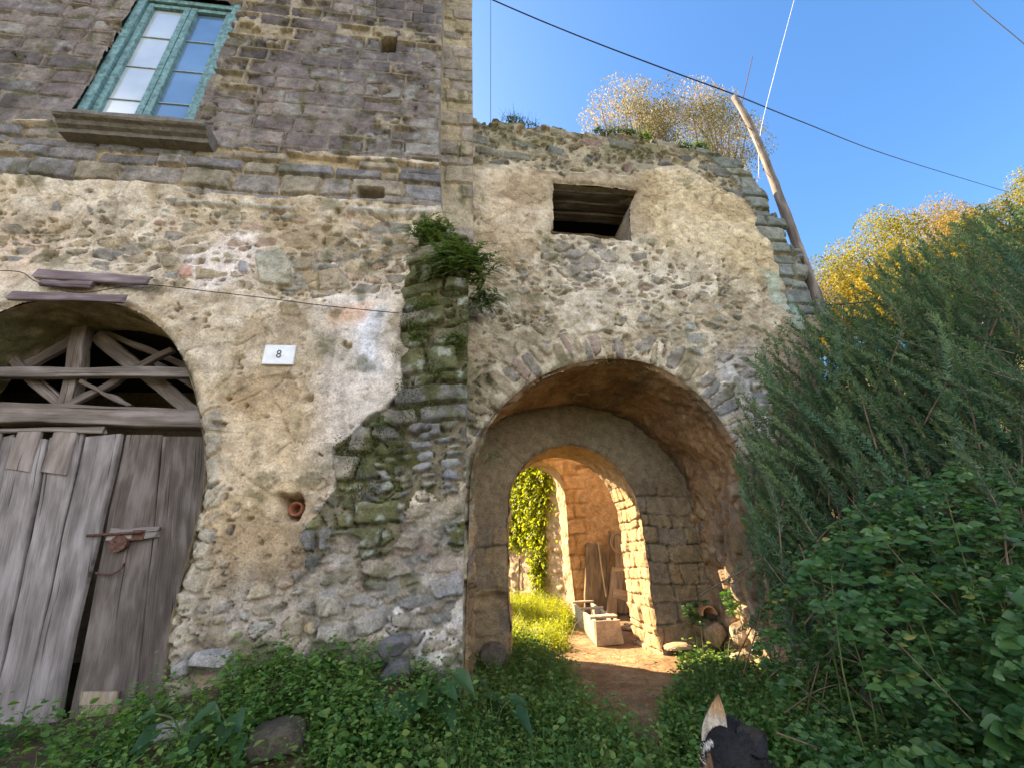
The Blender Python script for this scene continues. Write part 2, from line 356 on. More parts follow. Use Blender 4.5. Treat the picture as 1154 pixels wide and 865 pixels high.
# ------------------------------------------------------------------ ground
def zground(x, y):
    x = np.asarray(x, float); y = np.asarray(y, float)
    z = .1+0*x
    z = z+.24*sm(.25, -.25, x)*sm(-1.3, -.35, y)
    z = z+.26*np.exp(-((x+.9)/.8)**2-((y-.02)/.28)**2)
    z = z+.9*sm(2.75, 4.6, x)*sm(-3.2, -1.2, y)
    z = z+.03*np.clip(y-2.2, 0, 3)
    hill = sm(4.5, 22, x+.25*np.clip(y, -10, 40))*11*sm(-8, 2, y)
    z = z+hill*.62
    inside = (x > .05) & (x < 2.62) & (y > .3) & (y < 2.3)
    z = np.where(inside, .1, z)
    return z+fbm(x*2.2, y*2.2, 3, 4)*.05
def pathmask(x, y):
    c = np.interp(y, [-.7, -.2, .3, 1.2, 2.2, 3.2, 4.2], [1.05, 1.08, 1.16, 1.45, 1.72, 1.75, 1.6]); hw = np.interp(y, [-.7, -.2, .2, .5, 1.2, 2.2, 4.0], [.02, .1, .25, .38, .5, .42, .35])
    n = fbm(x*3, y*3, 77, 4)*.35
    return sm(1.15, .75, np.abs(x-c)/np.maximum(hw, .01)+n)
gx = np.r_[-600, -200, -80, -40, -20, -12, -8, -6, np.arange(-5, 5, .04), np.arange(5, 30, .8), 35, 45, 60, 90, 200, 600]
gy = np.r_[-600, -200, -80, -40, -20, -12, -8, -6, np.arange(-4, 6, .04), np.arange(6, 34, .8), 40, 50, 80, 200, 600]
GX, GY = np.meshgrid(gx, gy); GZ = zground(GX, GY)
pm = pathmask(GX, GY)
soil = mix(np.array([.075, .055, .032]), np.array([.13, .095, .05]), sm(-.2, .2, fbm(GX*4, GY*4, 9)))
dirt = mix(np.array([.27, .165, .09]), np.array([.37, .245, .14]), sm(-.25, .25, fbm(GX*5, GY*5, 19)))
far = sm(6, 14, np.hypot(GX, GY))
soil = mix(soil, np.array([.10, .11, .045]), far)
gcol = mix(soil, dirt, np.clip(pm+.6*((GX > .05) & (GX < 2.6) & (GY > .3) & (GY < 5)), 0, 1))
tag(link('ground', grid_mesh('ground', np.stack([GX, GY, GZ], -1), gcol), M_earth), kind='structure')

# ------------------------------------------------------------------ the stone house on the left
house = empty('stone_house', (-2.5, 0, .1), 'tall old stone house with mossy buttress, teal window and arched plank doorway', 'house')
st = .0095
hx = np.arange(-5.6, .14, st); hz = np.arange(0.0, 8.7, st); X, Z = np.meshgrid(hx, hz)
door_front = smooth_poly(W([(190, 862), (192, 720), (214, 640), (238, 545), (233, 480), (214, 408), (184, 368), (142, 346), (92, 340), (40, 345), (0, 360), (-50, 392), (-110, 470), (-150, 560), (-190, 862)]), 2)
door_front[0, 1] = -.1; door_front[-1, 1] = -.1
win_lo = at(90, 127, 0); win_hi = at(221, 134, 0)
wx0, wx1, wz0, wz1 = win_lo[0]-.02, win_hi[0]+.02, 4.90, 7.22
# --- layers: stones stand on a bed; plaster or mortar fills up to its own level and hides what is lower
big = fbm(X*.9, Z*.9, 21, 4); mid = fbm(X*4, Z*4, 22, 5); fin = fbm(X*18, Z*18, 23, 4); rough = fbm(X*9, Z*9, 24, 5)
wxx = X+mid*.05+fin*.012; wzz = Z+fbm(X*4, Z*4, 26, 5)*.05+fin*.012
def pick(f, *pairs):                                              # choose per stone set
    return [np.where(f, p, q) for p, q in pairs]
def stain(c, col_, m): return mix(c, np.array(col_)*(1+.4*mid[..., None]), m)
plaster = mix(np.array([.42, .325, .215]), np.array([.55, .47, .365]), sm(-.3, .3, big*.6+rough*.7))
plaster = mix(plaster, np.array([.35, .26, .155]), sm(.05, .3, fbm(X*6, Z*6, 28, 5))*.6)
plaster = stain(plaster, [.52, .385, .27], area(X, Z, W([(0, 255), (70, 260), (60, 310), (0, 330)]), 8, .15, 5)*.8)
plaster = stain(plaster, [.60, .52, .46], area(X, Z, W([(215, 275), (285, 265), (300, 310), (230, 335), (200, 310)]), 5, .15, 6)*.9)
plaster = stain(plaster, [.54, .47, .41], area(X, Z, W([(375, 340), (440, 310), (450, 480), (390, 560), (350, 600), (370, 480)]), 9, .22, 7)*.8)
plaster = stain(plaster, [.50, .53, .60], area(X, Z, W([(405, 350), (438, 345), (430, 430), (405, 425)]), 4, .14, 8)*.6)
plaster = stain(plaster, [.56, .35, .22], area(X, Z, W([(380, 345), (425, 345), (415, 368), (380, 364)]), 3, .10, 9)*.8)
plaster = stain(plaster, [.16, .145, .09], area(X, Z, W([(355, 380), (378, 385), (375, 410), (352, 405)]), 4, .10, 10)*.8)
plaster = stain(plaster, [.52, .375, .215], area(X, Z, W([(225, 430), (300, 420), (360, 440), (340, 560), (300, 640), (250, 640), (240, 540)]), 12, .25, 11)*.6)
plaster = plaster*1.13+.01
low_m = area(X, Z, W([(190, 820), (200, 690), (240, 668), (330, 655), (400, 600), (540, 560), (540, 820)]), 9, .2, 15)
plaster = mix(plaster, mix(np.array([.42, .37, .31]), np.array([.58, .53, .48]), sm(-.2, .2, rough)), low_m*.9)
level = .060+.03*sm(-.25, .25, big)
level = level-.040*sm(3.0, 3.45, Z+mid*.6)*sm(4.3, 4.0, Z)-.066*low_m
level = level-.045*area(X, Z, W([(290, 280), (450, 245), (470, 330), (330, 350)]), 10, .25, 13)-.04*area(X, Z, W([(205, 480), (250, 480), (262, 640), (205, 660)]), 8, .12, 14)
level = level-.04*area(X, Z, W([(-20, 245), (120, 262), (200, 262), (190, 300), (-20, 290)]), 10, .25, 113)-.06*area(X, Z, W([(330, 640), (370, 540), (540, 520), (540, 640)]), 10, .25, 114)
level = level+rough*(.018+.012*low_m)+mid*.018+fin*.008-.035*sm(.29, .37, fbm(X*11, Z*11, 33, 3))
hs1, a1, b1, p1 = vstones(wxx, wzz, .215, .115, 31, .8, fin=fin); hs2, a2, b2, p2 = vstones(wxx, wzz, .10, .062, 41, .85, fin=fin)
big_s = a1 < .55; hs, sb, sp = pick(big_s, (hs1, hs2), (b1, b2), (p1, p2))
scol = pal(sb, [(.36, .29, .19), (.25, .225, .19), (.43, .35, .24), (.21, .20, .19), (.33, .26, .16), (.235, .23, .225), (.30, .30, .285), (.37, .25, .19), (.28, .235, .165)])
# odd teal and red stones set by hand
for pts, c in (([(290, 292), (318, 284), (332, 300), (328, 325), (295, 322)], (.34, .36, .31)), ([(360, 310), (385, 305), (398, 328), (362, 330)], (.28, .22, .15)), ([(318, 347), (335, 343), (346, 360), (322, 360)], (.25, .19, .11)), ([(206, 306), (220, 303), (222, 318), (206, 316)], (.42, .22, .18)), ([(186, 293), (206, 293), (200, 305), (188, 305)], (.2, .19, .13)), ([(270, 300), (280, 298), (282, 312), (272, 312)], (.3, .31, .38)),
               ([(408, 632), (450, 628), (468, 645), (440, 652), (410, 645)], (.34, .27, .17)), ([(432, 602), (475, 600), (470, 618), (436, 618)], (.33, .27, .18)), ([(485, 655), (520, 642), (522, 668), (490, 672)], (.21, .235, .30)), ([(355, 672), (380, 665), (385, 690), (360, 695)], (.36, .31, .2)), ([(355, 705), (395, 702), (400, 722), (350, 722)], (.31, .27, .2)), ([(345, 700), (356, 698), (357, 714), (346, 714)], (.44, .31, .10))):
    m = area(X, Z, W(pts), 1, .018, 99, 9); k = m > .5; hs = np.where(k, .085+.02*mid, hs*(1-.0)); hs = np.where((m > .02) & ~k, .0, hs); sp = np.where(k, 1, sp); scol = np.where(k[..., None], np.array(c), scol)
# band of long thin stones
band = area(X, Z, W([(-420, 112), (60, 148), (140, 165), (240, 168), (330, 180), (505, 196), (503, 240), (430, 234), (250, 224), (100, 210), (-420, 200)]), 2, .07, 17) > .5
hb, ab, bb, pb_ = cstones(X+mid*.03, Z+rough*.03, .155, .46, 61, .55, .7, .035, .006, .012, fin, .055, .03)
hs, sp = np.where(band, hb*(ab < .9), hs), np.where(band, pb_, sp); scol = np.where(band[..., None], pal(bb, [(.27, .24, .22), (.215, .20, .205), (.32, .275, .215), (.25, .24, .25), (.29, .25, .19), (.185, .175, .18)]), scol)
level = np.where(band, .018+rough*.04+mid*.02, level); plaster = np.where(band[..., None], np.array([.42, .33, .205])*(1+.5*rough[..., None]), plaster)
# upper ashlar of dark purple tuff
ash = area(X, Z, W([(-420, 118), (20, 150), (60, 145), (235, 165), (260, 172), (508, 190), (560, 150), (560, -400), (-900, -400), (-900, 100)]), 1, .05, 18) > .5
ha, aa, ba, pa = cstones(X+.1, Z+.03, .215, .38, 71, .07, .45, .007, .005, .010, fin, .010, .034)
tuff = 1.22*pal(ba, [(.150, .122, .120), (.190, .158, .148), (.125, .106, .108), (.210, .175, .160), (.168, .142, .144), (.140, .120, .112)])
lich = sm(.10, .26, fbm(X*7, Z*7, 91, 6)+.10*sm(-1.6, -.6, X)); tuff = mix(tuff, np.array([.33, .335, .315]), lich*.55)
tuff = mix(tuff, np.array([.068, .056, .060]), sm(.04, .20, fbm(X*1.3, Z*.7, 93, 5)+.09*sm(-1.9, -.9, X))*.65)
hs, sp = np.where(ash, ha, hs), np.where(ash, pa, sp); scol = np.where(ash[..., None], tuff, scol)
level = np.where(ash, .030+.016*sm(-.15, .2, fbm(X*1.3, Z*1.3, 94, 4))+rough*.010+.02*sm(.19, .28, fbm(X*3.2, Z*3.2, 96, 4)), level)
plaster = np.where(ash[..., None], mix(np.array([.20, .168, .14]), np.array([.40, .33, .235]), sm(.0, .3, fbm(X*1.3, Z*1.3, 94, 4)))*(1+.4*rough[..., None]), plaster)
wrim = ash & (X > 99) & (np.minimum(np.abs(X-wx0+.03), np.abs(X-wx1-.06)) < .0+rough*.10+mid*.10) & (Z > wz0-.15) & (Z < wz1+.1); level = np.where(wrim, .066+rough*.02, level); plaster = np.where(wrim[..., None], np.array([.44, .35, .235])*(1+.5*rough[..., None]), plaster)
# buttress
butm = area(X+rough*.10, Z+rough*.10, W([(492, 258), (540, 258), (540, 820), (330, 820), (352, 640), (372, 560), (384, 500), (432, 462), (458, 420), (454, 330), (470, 290)]), 2, .16, 25); but = butm > .5
upb = 1-sm(0, 1, (1.52-Z-mid*1.2-.25*sm(-.2, -.9, X))*5); upm = but & (upb > .5)
hbt, abt, bbt, pbt = cstones(X+mid*.10+fin*.010, Z+rough*.05+mid*.03, .165, .30, 131, .65, .75, .035, .008, .010, fin, .055, .04)
h_v, a_v, b_v, p_v = vstones(X+mid*.08, Z+rough*.04, .21, .12, 137, .75, (.004, .012), .009, fin, .5); k_ = (h2(np.floor(abt*997), np.floor(bbt*991), 139) < .35); hbt, bbt, pbt = pick(k_, (h_v, hbt), (b_v, bbt), (p_v, pbt))
sl_, asl, bsl, psl = vstones(X+mid*.06, Z+rough*.04, .16, .068, 141, .8, (.003, .008), .008, fin, .4); sl_ = sl_*.8+.02*psl; slm = upm & (Z < 1.95+mid*.5) & (X > -.45+mid*.8) & (Z > 1.3)
bst = pal(bbt, [(.15, .135, .11), (.20, .18, .15), (.125, .12, .115), (.24, .205, .16), (.17, .16, .155)]); bst = np.where(slm[..., None], pal(bsl, [(.19, .195, .21), (.235, .235, .24), (.16, .165, .185), (.25, .235, .2)]), bst)
hbt = np.where(slm, sl_, hbt); pbt = np.where(slm, psl, pbt)
mossn = sm(-.02, .16, fbm(X*5, Z*5, 141, 6)+.15*sm(2.0, 2.9, Z)-.12*slm); bst = mix(bst, np.array([.075, .078, .020]), mossn*.8)
bst = bst*1.3; bst = mix(bst, np.array([.38, .42, .35]), sm(.12, .24, fbm(X*10, Z*10, 151, 5))*.75)
lgrey = but & ~upm; scol = np.where(lgrey[..., None], scol*.6+np.array([.19, .185, .185])*.4*(1+.5*(sb[..., None]-.5)), scol); level = np.where(lgrey, level-.02, level)
hs = np.where(upm, hbt, hs); sp = np.where(upm, pbt, sp); scol = np.where(upm[..., None], bst, scol)
level = np.where(upm, .008+rough*.03, level); plaster = np.where(upm[..., None], mix(np.array([.23, .195, .135]), np.array([.085, .085, .03]), sm(-.1, .15, rough))*(1+.4*rough[..., None]), plaster)
base_h = np.where(but, .02+.09*sm(-.55, -.1, X)*sm(1.0, 2.2, Z)+.03*sm(-.5, 0, X), 0)*blur(but.astype(float), 7)
# compose
st_on = hs > level; kk = np.where(ash, .55, np.where(upm | band, .85, .6)); hh_ = np.where(st_on, level+(hs-level)*kk+rough*.010*sp+fin*.012, level)
h = blur(hh_, 1)*.2+hh_*.8+big*.02+base_h
scol = scol*(1+.55*rough[..., None]+.5*mid[..., None]+.4*fin[..., None]); scol = mix(scol, np.array([.42, .40, .36]), sm(.18, .32, fbm(X*13, Z*13, 97, 4))*.4*(~ash)); scol = np.where((ash | upm | band)[..., None], scol, mix(scol, plaster, .18+.35*sm(-.1, .2, fbm(X*6, Z*6, 98, 4))))
col = np.where(st_on[..., None], scol, plaster*(1+.35*fin[..., None]+.25*rough[..., None])); h, col = weather(X, Z, h, col, level, hs, st_on, 800, ~(ash | upm | band))
# grey sill-like ledge line
led = area(X, Z, W([(50, 226), (150, 228), (300, 236), (400, 240), (490, 243), (490, 248), (400, 245), (300, 240), (150, 232), (50, 230)]), 1, .015, 16, 6)*(fbm(X*1.5, Z*0, 18, 3) > -.12)
h = h+led*.03; col = mix(col, np.array([.52, .50, .46])*(1+.5*rough[..., None]), led*.85)
# house corner: groove and the set-back strip
xe = np.interp(Z, [3.9, 5.2, 8.7], [-.165, -.235, -.255]); up = sm(3.75, 3.9, Z)
strip = sm(-.008, .008, X-xe)*up
e, a, b = courses(X+.1+mid*.04, Z+.07+rough*.03, .21, .34, 101, .4, .5, .02); p = sm(.004, .014, e+fin*.008)*(a < .8)
scol = mix(np.array([.43, .36, .25]), pal(b, [(.30, .25, .19), (.22, .19, .17), (.36, .29, .19), (.26, .22, .2)])*(1+.6*mid[..., None]), p*.8)
h = mix(h, -.12+mid*.05+rough*.02+fin*.01+p*.04*(.4+a), strip); col = mix(col, scol, strip)
# square putlog hole in the ashlar and small voids
def pit(pts, dep, s=1, wob=.01):
    global h, col
    m = area(X, Z, W(pts), s, wob, 120, 8); h = h-m*dep; col = mix(col, np.array([.03, .027, .025]), (m > .5)*.0+m*.0)
pit([(430, 47), (446, 47), (445, 62), (431, 62)], .75, 1, .0)
pit([(405, 217), (432, 219), (432, 229), (407, 228)], .4, 1, .01)
pit([(316, 560), (338, 557), (343, 572), (336, 586), (322, 584)], .26, 1, .03)
pit([(195, 160), (208, 160), (208, 168), (196, 167)], .1, 1, .01)
# moss at the foot and on the door soffit side
col = mix(col, np.array([.09, .09, .03]), sm(.12, .3, fbm(X*6, Z*6, 171, 4)+.25*sm(.9, .4, Z))*.6)
# edges rounded round the openings
dd, ds = pline(X, Z, door_front); h = h-.035*np.exp(-(dd/.03)**2)
quo = sm(.20, .12, dd+mid*.12)*sm(2.3, 2.1, Z); e, a, b = voro(ds, dd, .16, .14, 181); p = sm(.004, .016, e)
col = mix(col, pal(b, [(.48, .43, .34), (.36, .32, .26), (.54, .48, .37)])*(1+.5*mid[..., None]), quo*p*.8); h = h+quo*p*.025
P = np.stack([X, -h, Z], -1)
P[:, -1, 1] = .9; P[:, -2, 0] = P[:, -1, 0]                     # the corner returns into the depth
xedge = np.interp(hz, [0, 2.2, 3.8, 3.95, 8.7], [.015, .055, .075, .125, .13])
k = X > xedge[:, None]-.001; P[..., 0] = np.where(k, xedge[:, None]+.25*fin*0, P[..., 0]); P[..., 1] = np.where(k, np.maximum(P[..., 1], -.02+60*(X-xedge[:, None])), P[..., 1]); P[..., 1] = np.minimum(P[..., 1], .9)
cxm, czm = cellmean(X), cellmean(Z)
dele = inpoly(cxm, czm, list(map(tuple, door_front))) | ((cxm > wx0) & (cxm < wx1) & (czm > wz0) & (czm < wz1))
facade = link('facade', grid_mesh('facade', P, col, dele), M_wall, house)
# door reveal and soffit
def ruled(name, F, G, y0, y1, n, m, dispf, colf, parent, mat=M_wall, inward=1):
    F, L = resample(F, n); G, _ = resample(G, n); t = np.linspace(0, 1, m)
    Pn = np.zeros((m, n, 3)); Pn[..., 0] = F[None, :, 0]*(1-t[:, None])+G[None, :, 0]*t[:, None]; Pn[..., 2] = F[None, :, 1]*(1-t[:, None])+G[None, :, 1]*t[:, None]
    Pn[..., 1] = y0+(y1-y0)*t[:, None]
    T = np.gradient(F, axis=0); T /= np.linalg.norm(T, axis=1)[:, None]; N = np.stack([-T[:, 1], T[:, 0]], 1)*inward
    Ss, Tt = np.meshgrid(np.linspace(0, L, n), (y1-y0)*t)
    d = dispf(Ss, Tt, Pn)
    Pn[..., 0] += N[None, :, 0]*d; Pn[..., 2] += N[None, :, 1]*d
    return link(name, grid_mesh(name, Pn, colf(Ss, Tt, Pn)), mat, parent)
def dsp(s, t, p): return fbm(s*5, t*5, 201, 5)*.05*sm(0, .06, t)+fbm(s*20, t*20, 203, 3)*.01
def dcol(s, t, p):
    c = mix(np.array([.40, .32, .21]), np.array([.30, .26, .17]), sm(-.2, .2, fbm(s*3, t*3, 205)))
    return mix(c, np.array([.10, .10, .035]), sm(.0, .25, fbm(s*4, t*6, 207, 4)+.1)*(p[..., 2] > 2.2)*.8)
ruled('door_reveal', door_front, door_front, -.055, .42, 420, 34, dsp, dcol, house, inward=1)
mb = MB()                                                        # the rest of the house: back, sides, roof, floor
mb.box((-6.4, 2.0, 0), (.1, 2.2, 9.4), (.36, .3, .22)); mb.build('back_wall', M_rock, house)
mb = MB(); mb.box((-6.4, .1, 0), (-5.55, 2.0, 9.4), (.3, .25, .2)); mb.build('side_wall', M_rock, house); mb = MB(); mb.box((-.18, .43, 0), (-.03, 2.0, 9.4), (.36, .3, .22)); mb.build('side_wall', M_rock, house)
mb = MB(); mb.box((-6.6, -.1, 9.4), (.12, 2.4, 9.55), (.3, .16, .1)); mb.box((-5.6, .0, 8.66), (.1, .1, 9.4), (.2, .16, .15)); mb.build('roof', M_rock, house)
mb = MB(); mb.box((-5.5, .45, 3.1), (-.15, 1.98, 3.2), (.05, .045, .04)); mb.build('upper_floor', M_dark, house)

# --- window
M_bar = plain('pale_glazing_bar', (.30, .38, .42), .5); wp = empty('window', (0, 0, 0)); wp.parent = house; wp.location = Vector(((wx0+wx1)/2, .05, wz0))-wloc(house)
mb = MB(); fw = .075; yb = .045
def pb(mb, x0, x1, z0, z1, y0, y1, col=(.4, .4, .4)): mb.box((x0, y0, z0), (x1, y1, z1), col)
pb(mb, wx0-.012, wx0+fw, wz0-.05, wz1+.05, yb-.06, yb+.09); pb(mb, wx1-fw, wx1+.012, wz0-.05, wz1+.05, yb-.06, yb+.09); pb(mb, wx0-.12, wx0-.013, wz0-.05, wz1+.05, yb+.0, yb+.09); pb(mb, wx1+.013, wx1+.12, wz0-.05, wz1+.05, yb+.0, yb+.09)
pb(mb, wx0+fw+.002, wx1-fw-.002, wz1-fw, wz1, yb-.055, yb+.09)
f = mb.build('frame', M_teal, wp); bv = f.modifiers.new('b', 'BEVEL'); bv.width = .008; bv.segments = 2
def glass(name, ca, cb):
    m, n, l, b, o = newmat(name)
    t = n.new('ShaderNodeTexCoord'); no = n.new('ShaderNodeTexNoise'); no.inputs['Scale'].default_value = 1.4; no.inputs['Detail'].default_value = 3; l.new(t.outputs['Object'], no.inputs['Vector'])
    r = n.new('ShaderNodeValToRGB'); r.color_ramp.elements[0].position = .35; r.color_ramp.elements[0].color = (*ca, 1); r.color_ramp.elements[1].position = .65; r.color_ramp.elements[1].color = (*cb, 1)
    l.new(no.outputs[0], r.inputs[0]); l.new(r.outputs[0], b.inputs['Base Color'])
    b.inputs['Roughness'].default_value = .06; b.inputs['IOR'].default_value = 1.6; b.inputs['Specular IOR Level'].default_value = .9; b.inputs['Coat Weight'].default_value = .8; b.inputs['Coat Roughness'].default_value = .01; b.inputs['Coat IOR'].default_value = 2.0
    bp = n.new('ShaderNodeBump'); bp.inputs['Strength'].default_value = .03; bp.inputs['Distance'].default_value = .05; l.new(no.outputs[0], bp.inputs['Height']); l.new(bp.outputs[0], b.inputs['Normal'])
    return m
M_gl = [glass('curtain_and_sky_glass', (.42, .46, .52), (.62, .66, .70)), glass('sky_painted_glass', (.09, .15, .26), (.16, .26, .42))]  # reflected sky painted into the pane colours, on the left mixed with curtain
xm = (wx0+wx1)/2
for sidx, (a, b) in enumerate(((wx0+fw+.004, xm-.004), (xm+.004, wx1-fw-.004))):
    mb = MB(); sw = .062; z0, z1 = wz0+.005, wz1-fw-.004; y0, y1 = yb-.03, yb+.02
    pb(mb, a, a+sw, z0, z1, y0, y1); pb(mb, b-sw, b, z0, z1, y0, y1); pb(mb, a+sw+.001, b-sw-.001, z0, z0+.07, y0+.002, y1); pb(mb, a+sw+.001, b-sw-.001, z1-.06, z1, y0+.002, y1)
    s_ = mb.build('sash', M_teal, wp); bv = s_.modifiers.new('b', 'BEVEL'); bv.width = .006; bv.segments = 2
    hh = (z1-.06-z0-.07)/4
    for i in range(4):
        mb = MB(); pb(mb, a+sw-.005, b-sw+.005, z0+.07+i*hh+.004, z0+.07+(i+1)*hh-.004, yb+.006+random.uniform(0, .003), yb+.012); mb.build('pane', M_gl[sidx], wp)
    for i in range(1, 4): mb = MB(); pb(mb, a+sw-.002, b-sw+.002, z0+.07+i*hh-.004, z0+.07+i*hh+.004, yb-.005, yb+.014); mb.build('glazing_bar', M_bar, wp)
# moulded stone sill
sl0, sl1 = at(57, 127, -.12), at(230, 150, -.12)
mb = MB(); prof = [(-.10, .0), (-.30, .0), (-.30, -.045), (-.285, -.06), (-.255, -.07), (-.235, -.10), (-.20, -.115), (-.19, -.15), (.0, -.16), (.02, -.16), (.02, .0)]
xs = np.linspace(at(57, 126, -.25)[0], at(231, 137, -.25)[0], 14); V = []; F = []; nP = len(prof)
for x in xs:
    for (py, pz) in prof: V.append((x, py+random.uniform(-.004, .004)+.05, wz0+pz+random.uniform(-.004, .004)))
for i in range(len(xs)-1):
    for k in range(nP): F.append((i*nP+k, (i+1)*nP+k, (i+1)*nP+(k+1) % nP, i*nP+(k+1) % nP))
F += [tuple(range(nP)), tuple((len(xs)-1)*nP+k for k in range(nP-1, -1, -1))]
mb.add(V, F, (.165, .15, .135)); mb.build('sill', M_rock, wp)
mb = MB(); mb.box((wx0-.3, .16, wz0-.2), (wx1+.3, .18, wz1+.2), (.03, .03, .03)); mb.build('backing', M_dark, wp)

# --- old plank door
GREY = np.array([.208, .186, .184])
def wood(v=.0, warm=0): return GREY*(1+v)+np.array([.03, .005, -.02])*warm
def doorpt(px, py, Y): return at(px, py, Y)
def panel(mb, quad, Y, th, col, seed, seg=14, wob=.006, ragged=.0):
    """a board given by its four corners in the plane y = Y (top left, top right, bottom right, bottom left)"""
    tl, tr, br, bl = [np.array(q, float) for q in quad]; r = np.random.default_rng(seed); nx = 3
    V = []; G = []; c1 = np.convolve(r.normal(0, 1, seg+5), [.2, .3, .3, .2], 'same'); c2 = np.convolve(r.normal(0, 1, seg+5), [.2, .3, .3, .2], 'same'); L = np.linalg.norm(tl-bl)
    for i in range(seg+1):
        t = i/seg; a = bl+(tl-bl)*t; b = br+(tr-br)*t; a = a+[c1[i+2]*wob, 0, 0]; b = b+[c2[i+2]*wob, 0, 0]
        e = np.array([0, 0, r.normal()*.012 if i in (0, seg) else 0]); rag = ragged if i == 0 else 0; Wd = b[0]-a[0]; bevel = .006
        for (u, y) in ((bevel, -th), (Wd-bevel, -th), (Wd, -th+bevel), (Wd, 0), (0, 0), (0, -th+bevel)):
            V.append((a[0]+u, Y+y, a[2]+(b[2]-a[2])*(u/Wd if Wd else 0)+e[2]+rag*abs(r.normal()))); G.append((L*t+seed*3.1, u+seed*1.7, seed*.9))
    n = 6; F = [(i*n+k, i*n+(k+1) % n, (i+1)*n+(k+1) % n, (i+1)*n+k) for i in range(seg) for k in range(n)]
    F += [tuple(range(n-1, -1, -1)), tuple(seg*n+k for k in range(n))]; mb.add(V, F, col, G)
DY = .26; M_darkwood = woodmat('dark_weathered_wood', .9, (.27, .24, .235, 1))
mb = MB()
planks_l = [(-80, -52, -160, -230, .0), (-50, -12, -90, -158, .15), (-10, 22, -48, -88, -.05), (24, 62, 5, -46, .2), (64, 100, 42, 7, .1), (102, 143, 68, 44, .0)]
for i, (a, b, c, d, v) in enumerate(planks_l):
    q = [doorpt(a, 492+(i % 3)*3, DY), doorpt(b, 490+(i % 2)*4, DY), doorpt(c-(14 if i < 5 else 2), 842, DY), doorpt(d-14, 842, DY)]
    panel(mb, q, DY-(i % 2)*.012-.004*i, .035, wood(v+.15, .1), 10+i, 16, .011, .03)
dl = mb.build('door_leaf', M_wood, house); dl['label'] = 'left door leaf of pale uneven grey planks'
for i, (px, ln) in enumerate(((42, 44), (82, 46), (-2, 40), (-40, 42))):
    mb = MB(); panel(mb, [doorpt(px-13, 490, DY), doorpt(px+14, 488, DY), doorpt(px+4-3, 490+ln, DY), doorpt(px-26, 490+ln-4, DY)], DY-.048, .022, wood(.25, .8), 30+i, 5, .004); mb.build('batten', M_wood, dl)
mb = MB()
for i, (a, b, c, d, v) in enumerate([(146, 186, 152, 76, -.38), (188, 246, 240, 154, -.46)]):
    q = [doorpt(a, 492, DY), doorpt(b, 492, DY), doorpt(c, 838, DY), doorpt(d, 838, DY)]
    panel(mb, q, DY+.004-i*.008, .04, wood(v, .5), 50+i, 18, .007, .03)
dr = mb.build('door_leaf', M_darkwood, house); dr['label'] = 'right door leaf of two wide dark boards'
mb = MB()
for i in range(3): panel(mb, [doorpt(100+i, 776+i*18, DY), doorpt(141, 776+i*18, DY), doorpt(139, 793+i*18, DY), doorpt(98, 793+i*18, DY)], DY-.042, .02, np.array([.36, .29, .20])*(1-.1*i), 60+i, 4, .003)
mb.build('patch', M_wood, dr)
mb = MB(); a = doorpt(98, 603, DY-.09); b = doorpt(160, 599, DY-.09); mb.tube([a, (a+b)/2, b], .009, 8, (.1, .05, .04))
c = doorpt(150, 603, DY-.06); mb.box((c[0]-.13, DY-.075, c[2]-.03), (c[0]+.08, DY-.05, c[2]+.035), (.1, .05, .04))
c = doorpt(134, 612, DY-.07); mb.tube([c+[0, -.012, 0], c+[0, .02, 0]], .055, 14, (.1, .05, .04)); mb.build('bolt', M_rust, dr)
mb = MB(); mb.plank(doorpt(126, 602, DY-.06), doorpt(178, 599, DY-.06), .075, .03, (0, -1, 0), wood(.35, .4), 66, 5); mb.build('bolt_block', M_wood, dr)
mb = MB(); mb.tube(bez([doorpt(108, 645, DY-.05), doorpt(124, 647, DY-.07), doorpt(137, 640, DY-.08), doorpt(140, 634, DY-.10)], 10), .006, 6, (.1, .05, .04)); mb.build('hook', M_rust, dr)
# --- timber tympanum above the door
TY = .30
def beam(name, p, q, w_, th, y, v, seed, warm=.5, seg=12, wob=.008):
    mb = MB(); mb.plank(doorpt(*p, y), doorpt(*q, y), w_, th, (0, -1, 0), wood(v-.22, warm+.2), seed, seg, wob); return mb.build(name, M_wood, house)
beam('transom_beam', (-140, 462), (236, 474), .145, .13, .22, .15, 71, .6, 16, .010)
beam('transom_beam', (-130, 421), (226, 420), .080, .06, .25, .2, 72, .3, 14)
beam('lattice_post', (96, 362), (78, 462), .105, .09, .335, .0, 73, .6)
for i, (p, q, w_, y, v) in enumerate((((28, 414), (92, 378), .085, .39, .05), ((0, 392), (74, 460), .075, .33, .1), ((108, 378), (222, 466), .11, .39, -.05), ((112, 372), (222, 418), .05, .43, -.1),
                                      ((194, 394), (78, 458), .06, .30, -.15), ((92, 430), (148, 458), .03, .27, -.1), ((-60, 440), (40, 388), .08, .42, 0), ((176, 408), (226, 440), .045, .45, -.1))):
    beam('lattice_brace', p, q, w_, .045, y, v, 80+i, .5)
beam('transom_batten', (-120, 486), (118, 484), .035, .03, .2, .35, 95, .6)
# --- stub of a clay pipe in the wall
mb = MB(); c = at(330, 572, 0); V = []
for (r_, y) in ((.048, .2), (.048, .045), (.036, .045), (.036, .2)):
    V += [(c[0]+r_*math.cos(k*math.pi/8), y, c[2]+r_*math.sin(k*math.pi/8)) for k in range(16)]
mb.add(V, [(r_*16+k, r_*16+(k+1) % 16, (r_+1)*16+(k+1) % 16, (r_+1)*16+k) for r_ in range(3) for k in range(16)], (.4, .2, .1)); mb.build('drain_pipe', M_clay, house, True)

